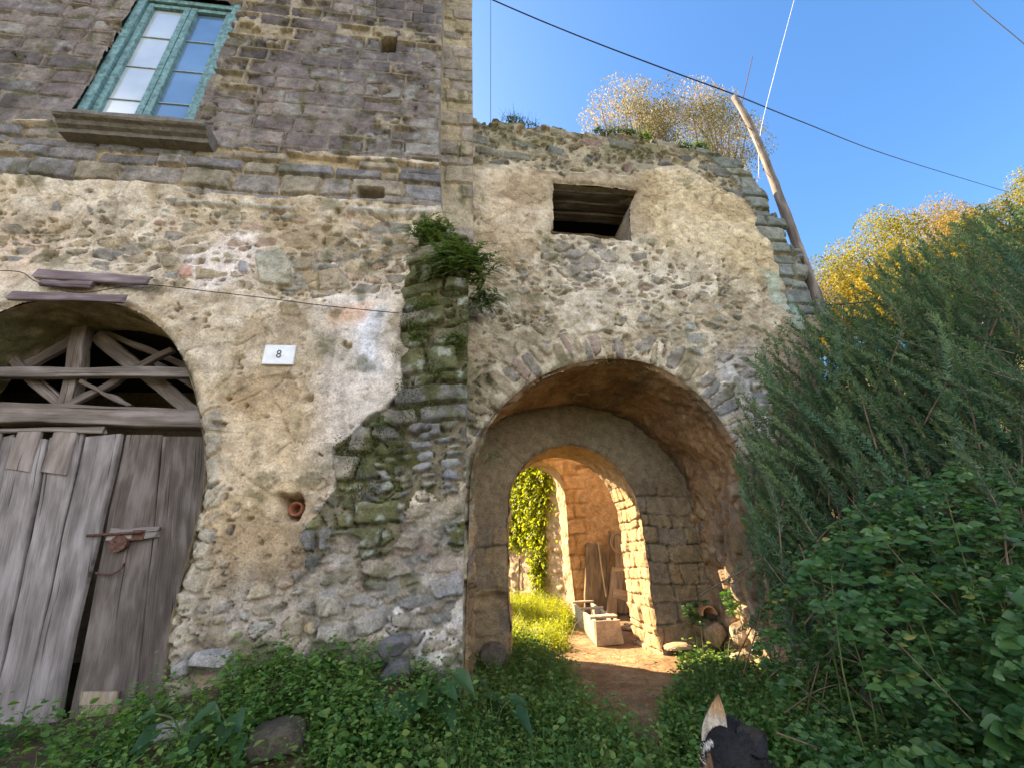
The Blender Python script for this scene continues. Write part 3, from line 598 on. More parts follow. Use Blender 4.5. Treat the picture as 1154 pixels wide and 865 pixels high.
# ------------------------------------------------------------------ the ruined gatehouse with the vaulted passage
gate = empty('ruined_gatehouse', (1.3, 1, .1), 'ruined stone gatehouse pierced by a vaulted archway with grass on top', 'gatehouse')
Y0, Y1, Y2 = .35, 1.55, 2.2
arch_o = smooth_poly(W([(520, 860), (528, 600), (530, 530), (541, 492), (566, 457), (602, 428), (645, 411), (690, 405), (734, 412), (772, 434), (803, 466), (824, 500), (836, 530), (842, 570)], Y0), 2)
arch_o = np.vstack([[(arch_o[0, 0], -.05)], arch_o[1:], [(arch_o[-1, 0]+.02, -.05)]])
arch_v = smooth_poly(W([(528, 640), (528, 520), (538, 496), (560, 476), (595, 462), (640, 457), (682, 463), (722, 482), (757, 515), (779, 556), (786, 600)], Y1), 2)
arch_v = np.vstack([[(arch_v[0, 0], -.05)], arch_v, [(arch_v[-1, 0]+.02, -.05)]])
arch_i = smooth_poly(W([(573, 650), (573, 562), (581, 535), (602, 512), (634, 500), (666, 505), (692, 521), (711, 545), (723, 578), (728, 625), (737, 690)], Y1), 2)
arch_i = np.vstack([[(arch_i[0, 0], -.05)], arch_i, [(arch_i[-1, 0]+.03, -.05)]])
gxs = np.arange(-.02, 4.2, .0098); gzs = np.arange(-.05, 6.3, .0098); X, Z = np.meshgrid(gxs, gzs)
mid = fbm(X*4, Z*4, 222, 5); fin = fbm(X*18, Z*18, 223, 4); big = fbm(X*.9, Z*.9, 221, 4); rough = fbm(X*9, Z*9, 224, 5)
wxx = X+mid*.05+fin*.012; wzz = Z+fbm(X*4, Z*4, 226, 5)*.05+fin*.012
plaster = mix(np.array([.42, .33, .215]), np.array([.55, .465, .345]), sm(-.3, .3, big*.6+rough*.7))
plaster = stain(plaster, [.52, .40, .28], area(X, Z, W([(545, 200), (605, 205), (600, 290), (545, 290)], Y0), 8, .15, 229)*.6)
low = area(X, Z, W([(536, 345), (560, 300), (620, 265), (720, 280), (800, 305), (870, 340), (880, 600), (530, 600)], Y0), 10, .3, 242)
top = area(X, Z, W([(530, 100), (900, 100), (930, 380), (895, 300), (840, 235), (775, 195), (720, 202), (620, 202), (570, 190), (530, 195)], Y0), 6, .15, 243)
crz = area(X, Z, W([(722, 195), (790, 200), (850, 240), (880, 310), (850, 330), (800, 300), (740, 290), (722, 260)], Y0), 6, .15, 233)
plaster = mix(plaster, np.array([.56, .44, .27])*(1+.3*rough[..., None]), crz*.8)
plaster = mix(plaster, mix(np.array([.42, .35, .25]), np.array([.56, .485, .37]), sm(-.2, .2, rough)), low*.85)
plaster = stain(plaster, [.60, .57, .54], area(X, Z, W([(800, 400), (850, 380), (870, 500), (830, 500)], Y0), 6, .18, 244)*.9)
plaster = plaster*1.06+.01; plaster = mix(plaster, np.array([.34, .29, .20])*(1+.5*rough[..., None]), top*.8)
e, a, b = voro(X+mid*.06+fin*.02, Z+mid*.06, .15, .115, 232, .95)
level = .078+.02*sm(-.25, .25, big)-.058*low-.062*top-.03*sm(.05, .2, fbm(X*2.5, Z*2.5, 235, 4))*low+rough*.020+mid*.024+fin*.008-.035*sm(.29, .37, fbm(X*11, Z*11, 233, 3))-crz*(.012*(1-sm(.0, .007, e))-.005*b)
hs1, a1, b1, p1 = vstones(wxx, wzz, .25, .125, 241, .8, fin=fin); hs2, a2, b2, p2 = vstones(wxx, wzz, .115, .07, 251, .85, fin=fin)
big_s = a1 < .5; hs, sb, sp = pick(big_s, (hs1, hs2), (b1, b2), (p1, p2))
scol = pal(sb, [(.37, .30, .205), (.27, .245, .205), (.43, .365, .26), (.24, .235, .225), (.33, .27, .185), (.34, .235, .20), (.31, .325, .31), (.40, .33, .22), (.285, .27, .26)])
scol = stain(scol, [.34, .24, .22], area(X, Z, W([(645, 320), (700, 318), (700, 350), (650, 352)], Y0), 5, .12, 246)*.6)
scol = stain(scol, [.30, .355, .32], area(X, Z, W([(800, 315), (850, 325), (860, 380), (790, 370)], Y0), 6, .15, 282)*.5)
sub = area(X, Z, W([(612, 268), (700, 275), (705, 300), (660, 330), (615, 300)], Y0), 4, .14, 284); scol = stain(scol, [.25, .245, .255], sub*.7); level = level-.03*sub
tb = (top > .5); ht, at_, bt, pt = cstones(X+mid*.05, Z+.12*(X-1)+rough*.04, .185, .34, 261, .55, .8, .05, .007, .014, fin, .065, .02)
scol = np.where(tb[..., None], scol*.72, scol); hs = np.where(tb & (at_ < .45), ht, hs*(1+.35*tb)); sp = np.where(tb & (at_ < .45), pt, sp); scol = np.where((tb & (at_ < .45))[..., None], pal(bt, [(.25, .235, .19), (.195, .19, .165), (.31, .27, .2), (.24, .225, .195), (.17, .165, .15)]), scol)
edge_r = W([(800, 172), (832, 184), (858, 214), (884, 265), (905, 302), (918, 345), (940, 600)], Y0); er = np.interp(Z, [q[1] for q in edge_r][::-1], [q[0] for q in edge_r][::-1])
quo = (er-X+mid*.2 < .40) & (Z > 3.3+mid*.5); hq, aq, bq, pq = cstones(X, Z, .175, .42, 271, .4, .6, .02, .006, .011, fin, .06, .04)
hs = np.where(quo, hq, hs); sp = np.where(quo, pq, sp); scol = np.where(quo[..., None], pal(bq, [(.20, .215, .19), (.165, .18, .165), (.25, .25, .21), (.22, .24, .225)]), scol); level = np.where(quo, .015+rough*.03, level)
# voussoirs: thin stones on edge round the arch
da, sa = pline(X, Z, list(map(tuple, arch_o))); vs = (da+mid*.22+rough*.1 < .33) & (Z > 1.5)
hv, av, bv_, pv = vstones(sa+mid*.05, da+rough*.05, .098, .34, 291, .75, gap=(.003, .010), fin=fin, tilt=.15)
hs = np.where(vs, hv, hs); sp = np.where(vs, pv, sp); scol = np.where(vs[..., None], pal(bv_, [(.42, .34, .23), (.27, .24, .21), (.46, .38, .27), (.33, .24, .20), (.25, .24, .24), (.36, .29, .20)]), scol); level = np.where(vs, .022+rough*.03, level)
st_on = hs > level; kk = np.where(quo | tb, .9, .6); hh_ = np.where(st_on, level+(hs-level)*kk+rough*.010*sp+fin*.012, level); h = blur(hh_, 1)*.2+hh_*.8+big*.025
scol = scol*(1+.55*rough[..., None]+.5*mid[..., None]+.4*fin[..., None]); scol = mix(scol, np.array([.44, .42, .38]), sm(.18, .32, fbm(X*13, Z*13, 297, 4))*.4); scol = np.where((quo | tb)[..., None], scol, mix(scol, plaster, (1-.75*vs)*(.22+.38*sm(-.1, .2, fbm(X*6, Z*6, 298, 4)))))
col = np.where(st_on[..., None], scol, plaster*(1+.35*fin[..., None]+.25*rough[..., None])); h, col = weather(X, Z, h, col, level, hs, st_on, 830, ~(quo | tb | vs))
teal = area(X, Z, W([(845, 300), (872, 318), (905, 375), (885, 372), (860, 340)], Y0), 2, .12, 281, 6); col = mix(col, np.array([.26, .43, .39])*(1+.5*rough[..., None]), teal*.5*sm(-.25, .1, rough))
h = h-.04*np.exp(-(da/.03)**2)
# darker, greener tone towards the buttress corner
col = mix(col, np.array([.15, .15, .08]), (sm(.55, .1, X)*sm(.0, .2, fbm(X*4, Z*4, 299, 4)+.1)*sm(3.9, 3.2, Z)*.7))
col = mix(col, np.array([.13, .13, .06]), sm(.15, .3, fbm(X*4, Z*4, 301, 4)+.2*sm(5.4, 5.9, Z))*.6)
ztop = np.interp(X[0], [p[0] for p in W([(530, 138), (600, 141), (660, 150), (740, 158), (800, 172)], Y0)], [p[1] for p in W([(530, 138), (600, 141), (660, 150), (740, 158), (800, 172)], Y0)])
ztop = ztop+.10*(h2(np.floor(X[0]/.19), 0*X[0], 311)-.5)+fbm(X[0]*9, X[0]*0, 313, 3)*.08
step = (h2(np.floor(Z[:, 0]/.115), 0*Z[:, 0], 315)-.5)*.13+fbm(Z[:, 0]*9, Z[:, 0]*0, 316, 3)*.05; er2 = er+step[:, None]
hole = W([(622, 211), (716, 219), (707, 240), (710, 277), (690, 270), (622, 264)], Y0); dh, _ = pline(X, Z, hole+hole[:1]); h = h-.03*np.exp(-(dh/.025)**2)
dt = np.minimum(ztop[None, :]-Z, er2-X); h = h-.06*np.exp(-(np.maximum(dt, 0)/.04)**2)
P = np.stack([X, Y0-h, Z], -1); cxm, czm = cellmean(X), cellmean(Z)
wobx = fbm(cxm*7, czm*7, 321, 3)*.05; wobz = fbm(cxm*7, czm*7, 323, 3)*.05
out = (czm > cellmean(np.broadcast_to(ztop, X.shape))) | (cxm > cellmean(er2))
hole_w = inpoly(cxm+wobx*.5, czm+wobz*.5, hole)
ddx, ddz = cxm-1.3, np.maximum(czm-1.6, 0); rl = np.hypot(ddx, ddz)+1e-6; off_ = (h2(np.floor((cellmean(sa)+cellmean(mid)*.05)/.098), 0*cxm, 297)*.034+cellmean(rough)*.03)*(czm > 1.3)
dele = inpoly(cxm+ddx/rl*off_, czm+ddz/rl*off_, list(map(tuple, arch_o))) | out | hole_w
link('front_wall', grid_mesh('front_wall', P, col, dele), M_wall, gate)
# vault and passage sides, from the front arch to the inner wall
def vd(s, t, p):
    c = voro(s, t+fbm(s*3, t*3, 331, 3)*.2, .2, .13, 333)
    lowp = sm(1.9, 1.5, p[..., 2]); f = sm(0, .05, t)
    rgh = fbm(s*3, t*3, 335, 6)*.15*f+fbm(s*14, t*14, 337, 5)*.045*f
    return -(rgh+lowp*f*sm(.004, .014, c[0])*(c[1] < .6)*(.01+.05*c[2]))*1.0
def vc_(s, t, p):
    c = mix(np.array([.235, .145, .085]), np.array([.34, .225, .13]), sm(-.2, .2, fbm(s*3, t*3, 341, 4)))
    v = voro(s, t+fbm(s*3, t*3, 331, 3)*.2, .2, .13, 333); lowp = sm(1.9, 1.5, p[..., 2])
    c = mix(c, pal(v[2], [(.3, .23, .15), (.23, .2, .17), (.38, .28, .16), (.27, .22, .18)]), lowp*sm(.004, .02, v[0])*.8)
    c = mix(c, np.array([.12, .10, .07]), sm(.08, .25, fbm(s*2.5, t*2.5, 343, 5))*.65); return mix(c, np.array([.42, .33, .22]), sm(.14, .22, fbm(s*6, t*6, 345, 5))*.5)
ruled('vault', arch_o, arch_v, Y0-.05, Y1+.03, 640, 80, vd, vc_, gate, inward=1)
# inner wall with the smaller arch
ix = np.arange(-.1, 3.1, .0135); iz = np.arange(-.05, 3.15, .0135); X, Z = np.meshgrid(ix, iz)
mid = fbm(X*4, Z*4, 352, 5); fin = fbm(X*18, Z*18, 353, 4)
rough = fbm(X*9, Z*9, 354, 5); e, a, b = courses(X+mid*.05, Z+rough*.02, .19, .31, 361, .55, .85, .05); p = sm(.002, .009, e+fin*.012+rough*.006); vis = sm(-.06, .06, fbm(X*2.2, Z*2.2, 365, 4)+.16*sm(.4, 1.8, X)-.01); p = 1-(1-p)*(.25+.75*vis)
lowp = sm(1.6, 1.1, Z+mid*1.2-.3*sm(1.6, 2.1, X))
ten = pal(b, [(.30, .225, .135), (.27, .21, .14), (.33, .24, .14), (.25, .2, .145)])*(1+.4*mid[..., None]+.3*fin[..., None])
ren = mix(np.array([.29, .22, .14]), np.array([.36, .28, .185]), sm(-.2, .2, fbm(X*1.5, Z*1.5, 363, 4)))*(1+.25*fin[..., None])
h = mid*.02+fin*.008+rough*.018*lowp+lowp*(p*(.03+.04*a)-.03)+(1-lowp)*p*.006; col = mix(ren, mix(np.array([.2, .16, .11]), ten, p), lowp)
cr, _ = pline(X, Z, W([(558, 495), (575, 510), (588, 522), (597, 522)], Y1)); h = h-.02*np.exp(-(cr/.010)**2)
vo = voro(X+mid*.1, Z, .13, .05, 371); hl = area(X, Z, W([(535, 672), (570, 668), (570, 684), (540, 690)], Y1), 2, .06, 373, 6); h = h-hl*.10
di, si = pline(X, Z, list(map(tuple, arch_i))); h = h-.035*np.exp(-(di/.03)**2)
P = np.stack([X, Y1-h, Z], -1); dele = inpoly(cellmean(X), cellmean(Z), list(map(tuple, arch_i)))
link('inner_wall', grid_mesh('inner_wall', P, col, dele), M_wall, gate)
def jd(s, t, p):
    e, a, b = courses(t+.03, p[..., 2], .13, .135, 381, .55, .8, .03); return -(fbm(s*10, t*10, 383, 4)*.045+sm(.002, .010, e)*(.006+.03*a)*sm(2.0, 1.5, p[..., 2])*sm(0, .03, t))
def jc(s, t, p):
    e, a, b = courses(t+.03, p[..., 2], .13, .135, 381, .55, .8, .03); q = sm(.002, .012, e)*sm(2.0, 1.5, p[..., 2])
    c = mix(np.array([.36, .25, .14]), np.array([.42, .30, .17]), sm(-.2, .2, fbm(s*3, t*3, 385)))
    return mix(c, pal(b, [(.52, .34, .18), (.46, .30, .17), (.56, .38, .21)]), q*.9)
ruled('arch_reveal', arch_i, arch_i, Y1-.0, Y2, 560, 56, jd, jc, gate, inward=1)
# masses that close the building: floor over the vault, side walls, back wall, roof
mb = MB(); mb.box((.0, .46, 3.25), (3.3, 2.2, 3.4), (.1, .08, .06)); mb.build('upper_floor', M_dark, gate)
poly = [tuple(p) for p in arch_i]
def back_panel(name, y, zt, x0, x1, contour, col):
    V = []; F = []; c, _ = resample(contour, 60)
    for i, (x, z) in enumerate(c): V.append((x, y, z))
    n = len(c); top_ = [(x0+(x1-x0)*i/(n-1), y, zt) for i in range(n)]
    # outline: left foot -> up -> right foot, faces between the arch and an outer arch-like frame
    outer = []
    L = [(x0, 0), (x0, zt), (x1, zt), (x1, 0)]; o_, _ = resample(L, n); V += [(x, y, z) for x, z in o_]
    F = [(i, i+1, n+i+1, n+i) for i in range(n-1)]
    mb = MB(); mb.add(V, F, col); return mb.build(name, M_rock, gate)
back_panel('back_wall', Y2, 5.7, .1, 3.45, arch_i, (.36, .27, .17))
mb = MB(); mb.box((2.95, .47, -.1), (3.4, 2.18, 3.5), (.3, .25, .18)); mb.box((3.0, .47, 3.495), (3.4, 2.18, 5.45), (.3, .25, .18)); mb.build('side_wall', M_rock, gate)
# roof of packed earth, hidden edge kept inside the broken outline
rx = np.linspace(.12, 3.4, 60); ry = np.linspace(.40, 2.3, 24); RX, RY = np.meshgrid(rx, ry)
RZ = np.interp(RX, gxs, ztop)-.06+fbm(RX*3, RY*3, 391)*.06; RZ[0] -= .2
link('roof', grid_mesh('roof', np.stack([RX, RY, RZ], -1), np.broadcast_to(np.array([.10, .10, .05]), RX.shape+(3,))), M_earth, gate)
mb = MB(); mb.box((.12, .46, 5.35), (3.0, 2.19, 5.5), (.07, .055, .045)); mb.build('roof_slab', M_dark, gate)
# window reveal and its rotten lintels
hp = smooth_poly(np.vstack([hole, hole[:1]]), 0)
ruled('window_reveal', hp, hp, Y0-.05, Y0+.5, 160, 24, lambda s, t, p: fbm(s*6, t*6, 395, 4)*.04, lambda s, t, p: mix(np.array([.36, .29, .2]), np.array([.25, .22, .18]), sm(-.2, .2, fbm(s*4, t*4, 397))), gate, inward=1)
for i, (yy, zz) in enumerate(((Y0+.08, .0), (Y0+.22, -.02), (Y0+.36, -.05))):
    a = at(610, 210, yy); q = at(730, 218, yy); mb = MB(); zc = (hole[0][1]+hole[1][1])/2+.02+zz
    mb.plank((hole[0][0]-.12, yy, zc), (hole[1][0]+.12, yy, zc), .12, .07, (0, 0, 1), wood(-.45, .6), 110+i, 8); mb.build('lintel', M_wood, gate)

# ------------------------------------------------------------------ courtyard behind: arched wall and ivy wall
yard = empty('courtyard_wall', (2.2, 4.2, .15), 'brown earthen courtyard wall with a rough arched opening beyond the gate', 'wall')
YA, YB = 4.0, 4.55
arch_c = smooth_poly(W([(560, 690), (560, 560), (570, 538), (590, 521), (605, 518), (621, 523), (633, 536), (638, 560), (641, 620), (650, 694)], YA), 2)
arch_c = np.vstack([[(arch_c[0, 0], -.05)], arch_c, [(arch_c[-1, 0], -.05)]])
X, Z = np.meshgrid(np.arange(.38, 4.6, .02), np.arange(-.05, 3.5, .02)); mid = fbm(X*4, Z*4, 402, 5); fin = fbm(X*18, Z*18, 403, 4)
dc, sc_ = pline(X, Z, list(map(tuple, arch_c))); e, a, b = courses(X, Z, .26, .5, 405, .3, .6, .03); p = sm(.004, .03, e)
q = sm(.40, .24, dc+mid*.14); col = mix(np.array([.42, .235, .105]), np.array([.52, .32, .16]), sm(-.2, .2, fbm(X*2, Z*2, 407, 4))); col = mix(col, pal(b, [(.48, .28, .13), (.42, .24, .1), (.52, .33, .16)]), q*p*.9)*(1+.3*mid[..., None])
h = mid*.04+fin*.01+q*(p*(.03+.03*a)-.02)-.04*np.exp(-(dc/.04)**2)
cr, _ = pline(X, Z, W([(650, 527), (664, 524), (676, 528)], YA)); h = h-.12*np.exp(-(cr/.03)**2)
link('wall_face', grid_mesh('wall_face', np.stack([X, YA-h, Z], -1), col, inpoly(cellmean(X), cellmean(Z), list(map(tuple, arch_c)))), M_wall, yard)
ruled('arch_reveal', arch_c, arch_c, YA-.0, YB, 300, 30, lambda s, t, p: -fbm(s*7, t*7, 411, 4)*.10*sm(0, .05, t), lambda s, t, p: mix(np.array([.50, .37, .24]), np.array([.40, .29, .18]), sm(-.2, .2, fbm(s*5, t*5, 413, 4))), yard, inward=1)
def bp2(y, zt, x0, x1, contour, col):
    c, _ = resample(contour, 60); n = 60; o_, _ = resample([(x0, 0), (x0, zt), (x1, zt), (x1, 0)], n)
    mb = MB(); mb.add([(x, y, z) for x, z in c]+[(x, y, z) for x, z in o_], [(i, i+1, n+i+1, n+i) for i in range(n-1)], col); return mb
bp2(YB, 3.48, .38, 4.6, arch_c, (.4, .28, .17)).build('wall_back', M_rock, yard)
mb = MB(); mb.box((.36, YA-.02, 3.46), (4.62, YB+.02, 3.56), (.36, .26, .16)); mb.box((.34, YA+.03, 0), (.385, YB-.01, 3.46), (.36, .26, .16)); mb.build('coping', M_rock, yard)
GA, GB = np.array([2.02, 4.62]), np.array([.85, 7.05]); gd = (GB-GA)/np.linalg.norm(GB-GA); gn = np.array([gd[1]*-1, gd[0]]); gn = gn if gn[0] < 0 else -gn
U, Z = np.meshgrid(np.arange(0, 2.75, .025), np.arange(-.1, 3.3, .025)); mid = fbm(U*4, Z*4, 422, 5); e, a, b = voro(U+mid*.08, Z+mid*.05, .3, .18, 425); p = sm(.005, .04, e)
col = mix(np.array([.42, .32, .21]), pal(b, [(.38, .27, .16), (.46, .34, .21), (.31, .24, .16)]), p)*(1+.5*mid[..., None]); hgt = mid*.06+p*.06*a
gw = empty('garden_wall', (1.6, 5.6, .2), 'sunlit rubble garden wall hung with bright ivy behind the inner arch', 'wall')
link('rubble_face', grid_mesh('rubble_face', np.stack([GA[0]+gd[0]*U+gn[0]*hgt, GA[1]+gd[1]*U+gn[1]*hgt, Z], -1), col), M_wall, gw)
mb = MB(); q0, q1 = GA-gn*.06, GA-gn*.4; q2, q3 = GB-gn*.4, GB-gn*.06; V = [(*q, z) for z in (-.1, 3.3) for q in (q0, q1, q2, q3)]
mb.add(V, [(3, 2, 1, 0), (4, 5, 6, 7), (0, 1, 5, 4), (1, 2, 6, 5), (2, 3, 7, 6), (3, 0, 4, 7)], (.36, .27, .18)); mb.build('core', M_rock, gw)

# ------------------------------------------------------------------ leaves and plants
def leaf_arrays(P, D, N, L, Wd, fold=.25, droop=.15, rnd=None):
    P = np.asarray(P, float); n = len(P); D = D/np.linalg.norm(D, axis=1)[:, None]
    B = np.cross(N, D); B /= np.linalg.norm(B, axis=1)[:, None]+1e-9; Nn = np.cross(D, B)
    L = np.broadcast_to(L, (n,))[:, None]; Wd = np.broadcast_to(Wd, (n,))[:, None]
    v = [P, P+D*L*.30-B*Wd*.5+Nn*Wd*fold, P+D*L*.68-B*Wd*.38+Nn*(Wd*fold-L*droop*.5), P+D*L-Nn*L*droop, P+D*L*.68+B*Wd*.38+Nn*(Wd*fold-L*droop*.5), P+D*L*.30+B*Wd*.5+Nn*Wd*fold]
    V = np.stack(v, 1).reshape(-1, 3); i = np.arange(n)[:, None]*6
    F = np.concatenate([i+[0, 1, 2, 3], i+[0, 3, 4, 5]]); r = rng.random(n) if rnd is None else rnd
    return V, F, np.repeat(r, 6)
def ovate_arrays(P, D, N, L, Wd, fold=.2, droop=.2, rnd=None):
    """pointed ovate leaves with a curved outline and a folded midrib"""
    P = np.asarray(P, float); n = len(P); D = D/np.linalg.norm(D, axis=1)[:, None]
    B = np.cross(N, D); B /= np.linalg.norm(B, axis=1)[:, None]+1e-9; Nn = np.cross(D, B)
    L = np.broadcast_to(L, (n,))[:, None]; Wd = np.broadcast_to(Wd, (n,))[:, None]; pts = [(.05, .12), (.18, .40), (.38, .50), (.60, .40), (.80, .20)]
    mid_ = [P+D*L*u-Nn*L*droop*u*u for u in (0, .38, 1)]
    v = [mid_[0]]+[P+D*L*u-B*Wd*w_+Nn*(Wd*w_*fold*2-L*droop*u*u) for u, w_ in pts]+[mid_[2]]+[P+D*L*u+B*Wd*w_+Nn*(Wd*w_*fold*2-L*droop*u*u) for u, w_ in pts[::-1]]+[mid_[1]]
    V = np.stack(v, 1).reshape(-1, 3); i = np.arange(n)[:, None]*13
    F = np.concatenate([i+[0, 1, 2, 12], i+[12, 2, 3, 4], i+[12, 4, 5, 6], i+[12, 6, 7, 8], i+[12, 8, 9, 10], i+[0, 12, 10, 11]]); r = rng.random(n) if rnd is None else rnd
    return V, F, np.repeat(r, 13)
def needle_arrays(P, D, N, L, Wd, rnd):
    n = len(P); D = D/(np.linalg.norm(D, axis=1)[:, None]+1e-9); B = np.cross(N, D); B /= np.linalg.norm(B, axis=1)[:, None]+1e-9
    L = np.broadcast_to(L, (n,))[:, None]; Wd = np.broadcast_to(Wd, (n,))[:, None]
    V = np.stack([P-B*Wd*.35, P+B*Wd*.35, P+D*L*.6+B*Wd*.5, P+D*L, P+D*L*.6-B*Wd*.5], 1).reshape(-1, 3)
    F = np.arange(n)[:, None]*5+[0, 1, 2, 3, 4]
    return V, F, np.repeat(rnd, 5)
class Foliage:
    def __init__(s): s.V = []; s.F = {}; s.R = []; s.n = 0
    def add(s, V, F, r):
        s.V.append(V); s.F.setdefault(F.shape[1], []).append(F+s.n); s.R.append(r); s.n += len(V)
    def build(s, name, mat, parent=None):
        V = np.vstack(s.V); return link(name, npmesh(name, V, [np.vstack(f) for f in s.F.values()], None, {'rnd': np.concatenate(s.R)}), mat, parent)
def rdir(n, up=.0):
    d = rng.normal(0, 1, (n, 3)); d[:, 2] += up; return d/np.linalg.norm(d, axis=1)[:, None]
L_weed = leafmat('weed_leaf', [(.032, .086, .025), (.070, .165, .042), (.12, .22, .055), (.21, .27, .07)], .4)
L_shrub = leafmat('shrub_leaf', [(.018, .052, .016), (.038, .100, .028), (.055, .130, .038), (.085, .165, .045), (.15, .21, .05), (.26, .24, .05)], .3, rough=.4)
L_rose = leafmat('rosemary_needle', [(.038, .084, .050), (.078, .155, .080), (.19, .26, .105)], .32, (1.2, 1.3, .8))
L_fern = leafmat('fern_leaf', [(.045, .085, .024), (.09, .15, .04), (.17, .20, .065)], .4)
L_lime = leafmat('ivy_leaf', [(.13, .175, .014), (.23, .26, .022), (.32, .33, .035)], .55, (1.8, 1.8, .5))
L_grass = leafmat('grass_blade', [(.035, .075, .018), (.07, .125, .03), (.12, .16, .045)], .4)
L_dry = leafmat('dry_grass', [(.16, .12, .06), (.26, .20, .10)], .3, (1.2, 1.1, .8))
L_olive = leafmat('olive_leaf', [(.14, .145, .08), (.23, .215, .12), (.31, .27, .16), (.34, .26, .18)], .4, (1.3, 1.25, .95))
L_aut = [leafmat('autumn_leaf', c, .45, (1.7, 1.5, .6)) for c in ([(.12, .115, .022), (.24, .205, .035), (.33, .265, .05)], [(.10, .115, .022), (.19, .185, .03), (.28, .25, .045)], [(.14, .115, .035), (.22, .165, .045), (.28, .22, .07)])]
L_arum = leafmat('broad_leaf', [(.022, .060, .022), (.038, .092, .030), (.06, .125, .04)], .3, rough=.4)

def sprigs(fo, P, hgt, lsz, nl=8, spread=.06, flat=.8):
    """little leafy stems: leaves in rising whorls around each point"""
    n = len(P); hgt = np.broadcast_to(hgt, (n,)); lsz = np.broadcast_to(lsz, (n,))
    lean = rng.normal(0, .35, (n, 2)); rr = rng.random(n)
    for k in range(nl):
        t = (k+rng.random(n))/nl; a = rng.random(n)*6.283
        Q = P+np.stack([lean[:, 0]*hgt*t+rng.normal(0, spread*.3, n), lean[:, 1]*hgt*t+rng.normal(0, spread*.3, n), hgt*t], 1)
        D = np.stack([np.cos(a), np.sin(a), rng.normal(.15, .3, n)], 1); N = np.stack([rng.normal(0, .4, n), rng.normal(0, .4, n), np.full(n, flat)], 1)
        s = lsz*(1.15-.5*t)*rng.uniform(.55, 1.35, n)
        (fo.add(*(ovate_arrays if np.mean(lsz) > .04 else leaf_arrays)(Q, D, N, s, s*.62, .12, .18, np.clip(rr*.5+t*.3+rng.random(n)*.3, 0, 1))))
def blades(fo, P, hgt, wd, lean=.5, seg=3):
    n = len(P); hgt = np.broadcast_to(hgt, (n,)); a = rng.random(n)*6.283; d = np.stack([np.cos(a), np.sin(a), 0*a], 1); B = np.stack([-np.sin(a), np.cos(a), 0*a], 1)
    l = np.abs(rng.normal(lean, .25, n)); V = []
    for k in range(seg+1):
        t = k/seg; c = P+d*(l*hgt*t*t)[:, None]+np.array([0, 0, 1])*(hgt*(t-.35*l*t*t))[:, None]; w_ = wd*(1-t*.92)
        V += [c-B*w_/2, c+B*w_/2]
    V = np.stack(V, 1).reshape(-1, 3); m = 2*(seg+1); i = np.arange(n)[:, None]*m
    F = np.concatenate([i+[2*k, 2*k+1, 2*k+3, 2*k+2] for k in range(seg)])
    fo.add(V, F, np.repeat(rng.random(n), m))

# --- rocks
ROCKS = []
def rock(px, py, Y, size, col, label, seed, moss=.3, name='rock', cat='rock', sink=.0):
    p = at(px, py, Y); import bmesh
    while p[2] < zground(p[0], p[1])+size[2]*.35 and Y > -1.6: Y -= .02; p = at(px, py, Y)
    ROCKS.append((p[0], p[1], max(size[0], size[1])))
    bm = bmesh.new(); bmesh.ops.create_icosphere(bm, subdivisions=5, radius=1); V = np.array([v.co[:] for v in bm.verts]); F = np.array([[v.index for v in f.verts] for f in bm.faces]); bm.free()
    r = np.random.default_rng(seed); Q = np.sign(V)*np.abs(V)**.72
    for k in range(5):
        nrm = r.normal(0, 1, 3); nrm /= np.linalg.norm(nrm); d = Q@nrm; lim = r.uniform(.6, .85); Q = Q-np.maximum(d-lim, 0)[:, None]*nrm*.9
    Q = Q*(1+.16*fbm(V[:, 0]*2+seed, V[:, 1]*2+V[:, 2], 600+seed, 4)+.08*fbm(V[:, 0]*9, V[:, 1]*9+V[:, 2]*7, 601+seed, 3))[:, None]*np.array(size); a = r.random()*.8
    c, s_ = math.cos(a*.2), math.sin(a*.2); Q = np.stack([Q[:, 0]*c-Q[:, 2]*s_, Q[:, 1], Q[:, 0]*s_+Q[:, 2]*c], 1)+p
    n1 = fbm(V[:, 0]*3+seed, V[:, 1]*3+V[:, 2]*2, 611, 4); cc = np.array(col)*(1+.6*n1[:, None]); cc = mix(cc, np.array([.08, .085, .03]), sm(.1, .3, n1+V[:, 2]*.15)*moss)
    return tag(link(name, npmesh(name, Q, F, cc), M_rock), label, cat)
rock(312, 836, -.34, (.135, .10, .085), (.075, .062, .048), 'dark brown boulder half buried in the weeds', 1, .5)
rock(190, 827, -.30, (.095, .07, .05), (.34, .31, .29), 'pale grey rock in the weeds beside the plank door', 2, .1)
rock(237, 742, -.06, (.10, .07, .05), (.36, .34, .33), 'whitish stone at the foot of the wall right of the door', 3, .2)
rock(205, 752, -.06, (.05, .05, .05), (.28, .26, .25), 'small grey stone against the door jamb', 4, .2)
rock(447, 727, -.13, (.10, .08, .055), (.15, .145, .15), 'dark squarish stone at the foot of the buttress', 5, .25)
rock(446, 755, -.16, (.085, .07, .06), (.12, .115, .115), 'darker lower stone under the squarish one by the buttress', 6, .3)
rock(556, 738, 1.42, (.12, .09, .105), (.15, .125, .10), 'rounded dark stone at the base of the left arch pier', 7, .2)
rock(788, 705, 1.52, (.12, .12, .10), (.27, .21, .14), 'brown block tumbled in the corner right of the inner arch', 8, .1)
rock(765, 728, 1.40, (.14, .10, .035), (.38, .28, .18), 'flat slab lying at the foot of the right arch jamb', 9, 0)
rock(806, 715, 1.30, (.10, .10, .12), (.26, .20, .14), 'tilted stone leaning on the passage wall', 10, .1)
rock(836, 712, .98, (.10, .07, .10), (.42, .32, .22), 'sunlit pale stone by the right wall of the passage', 11, 0)
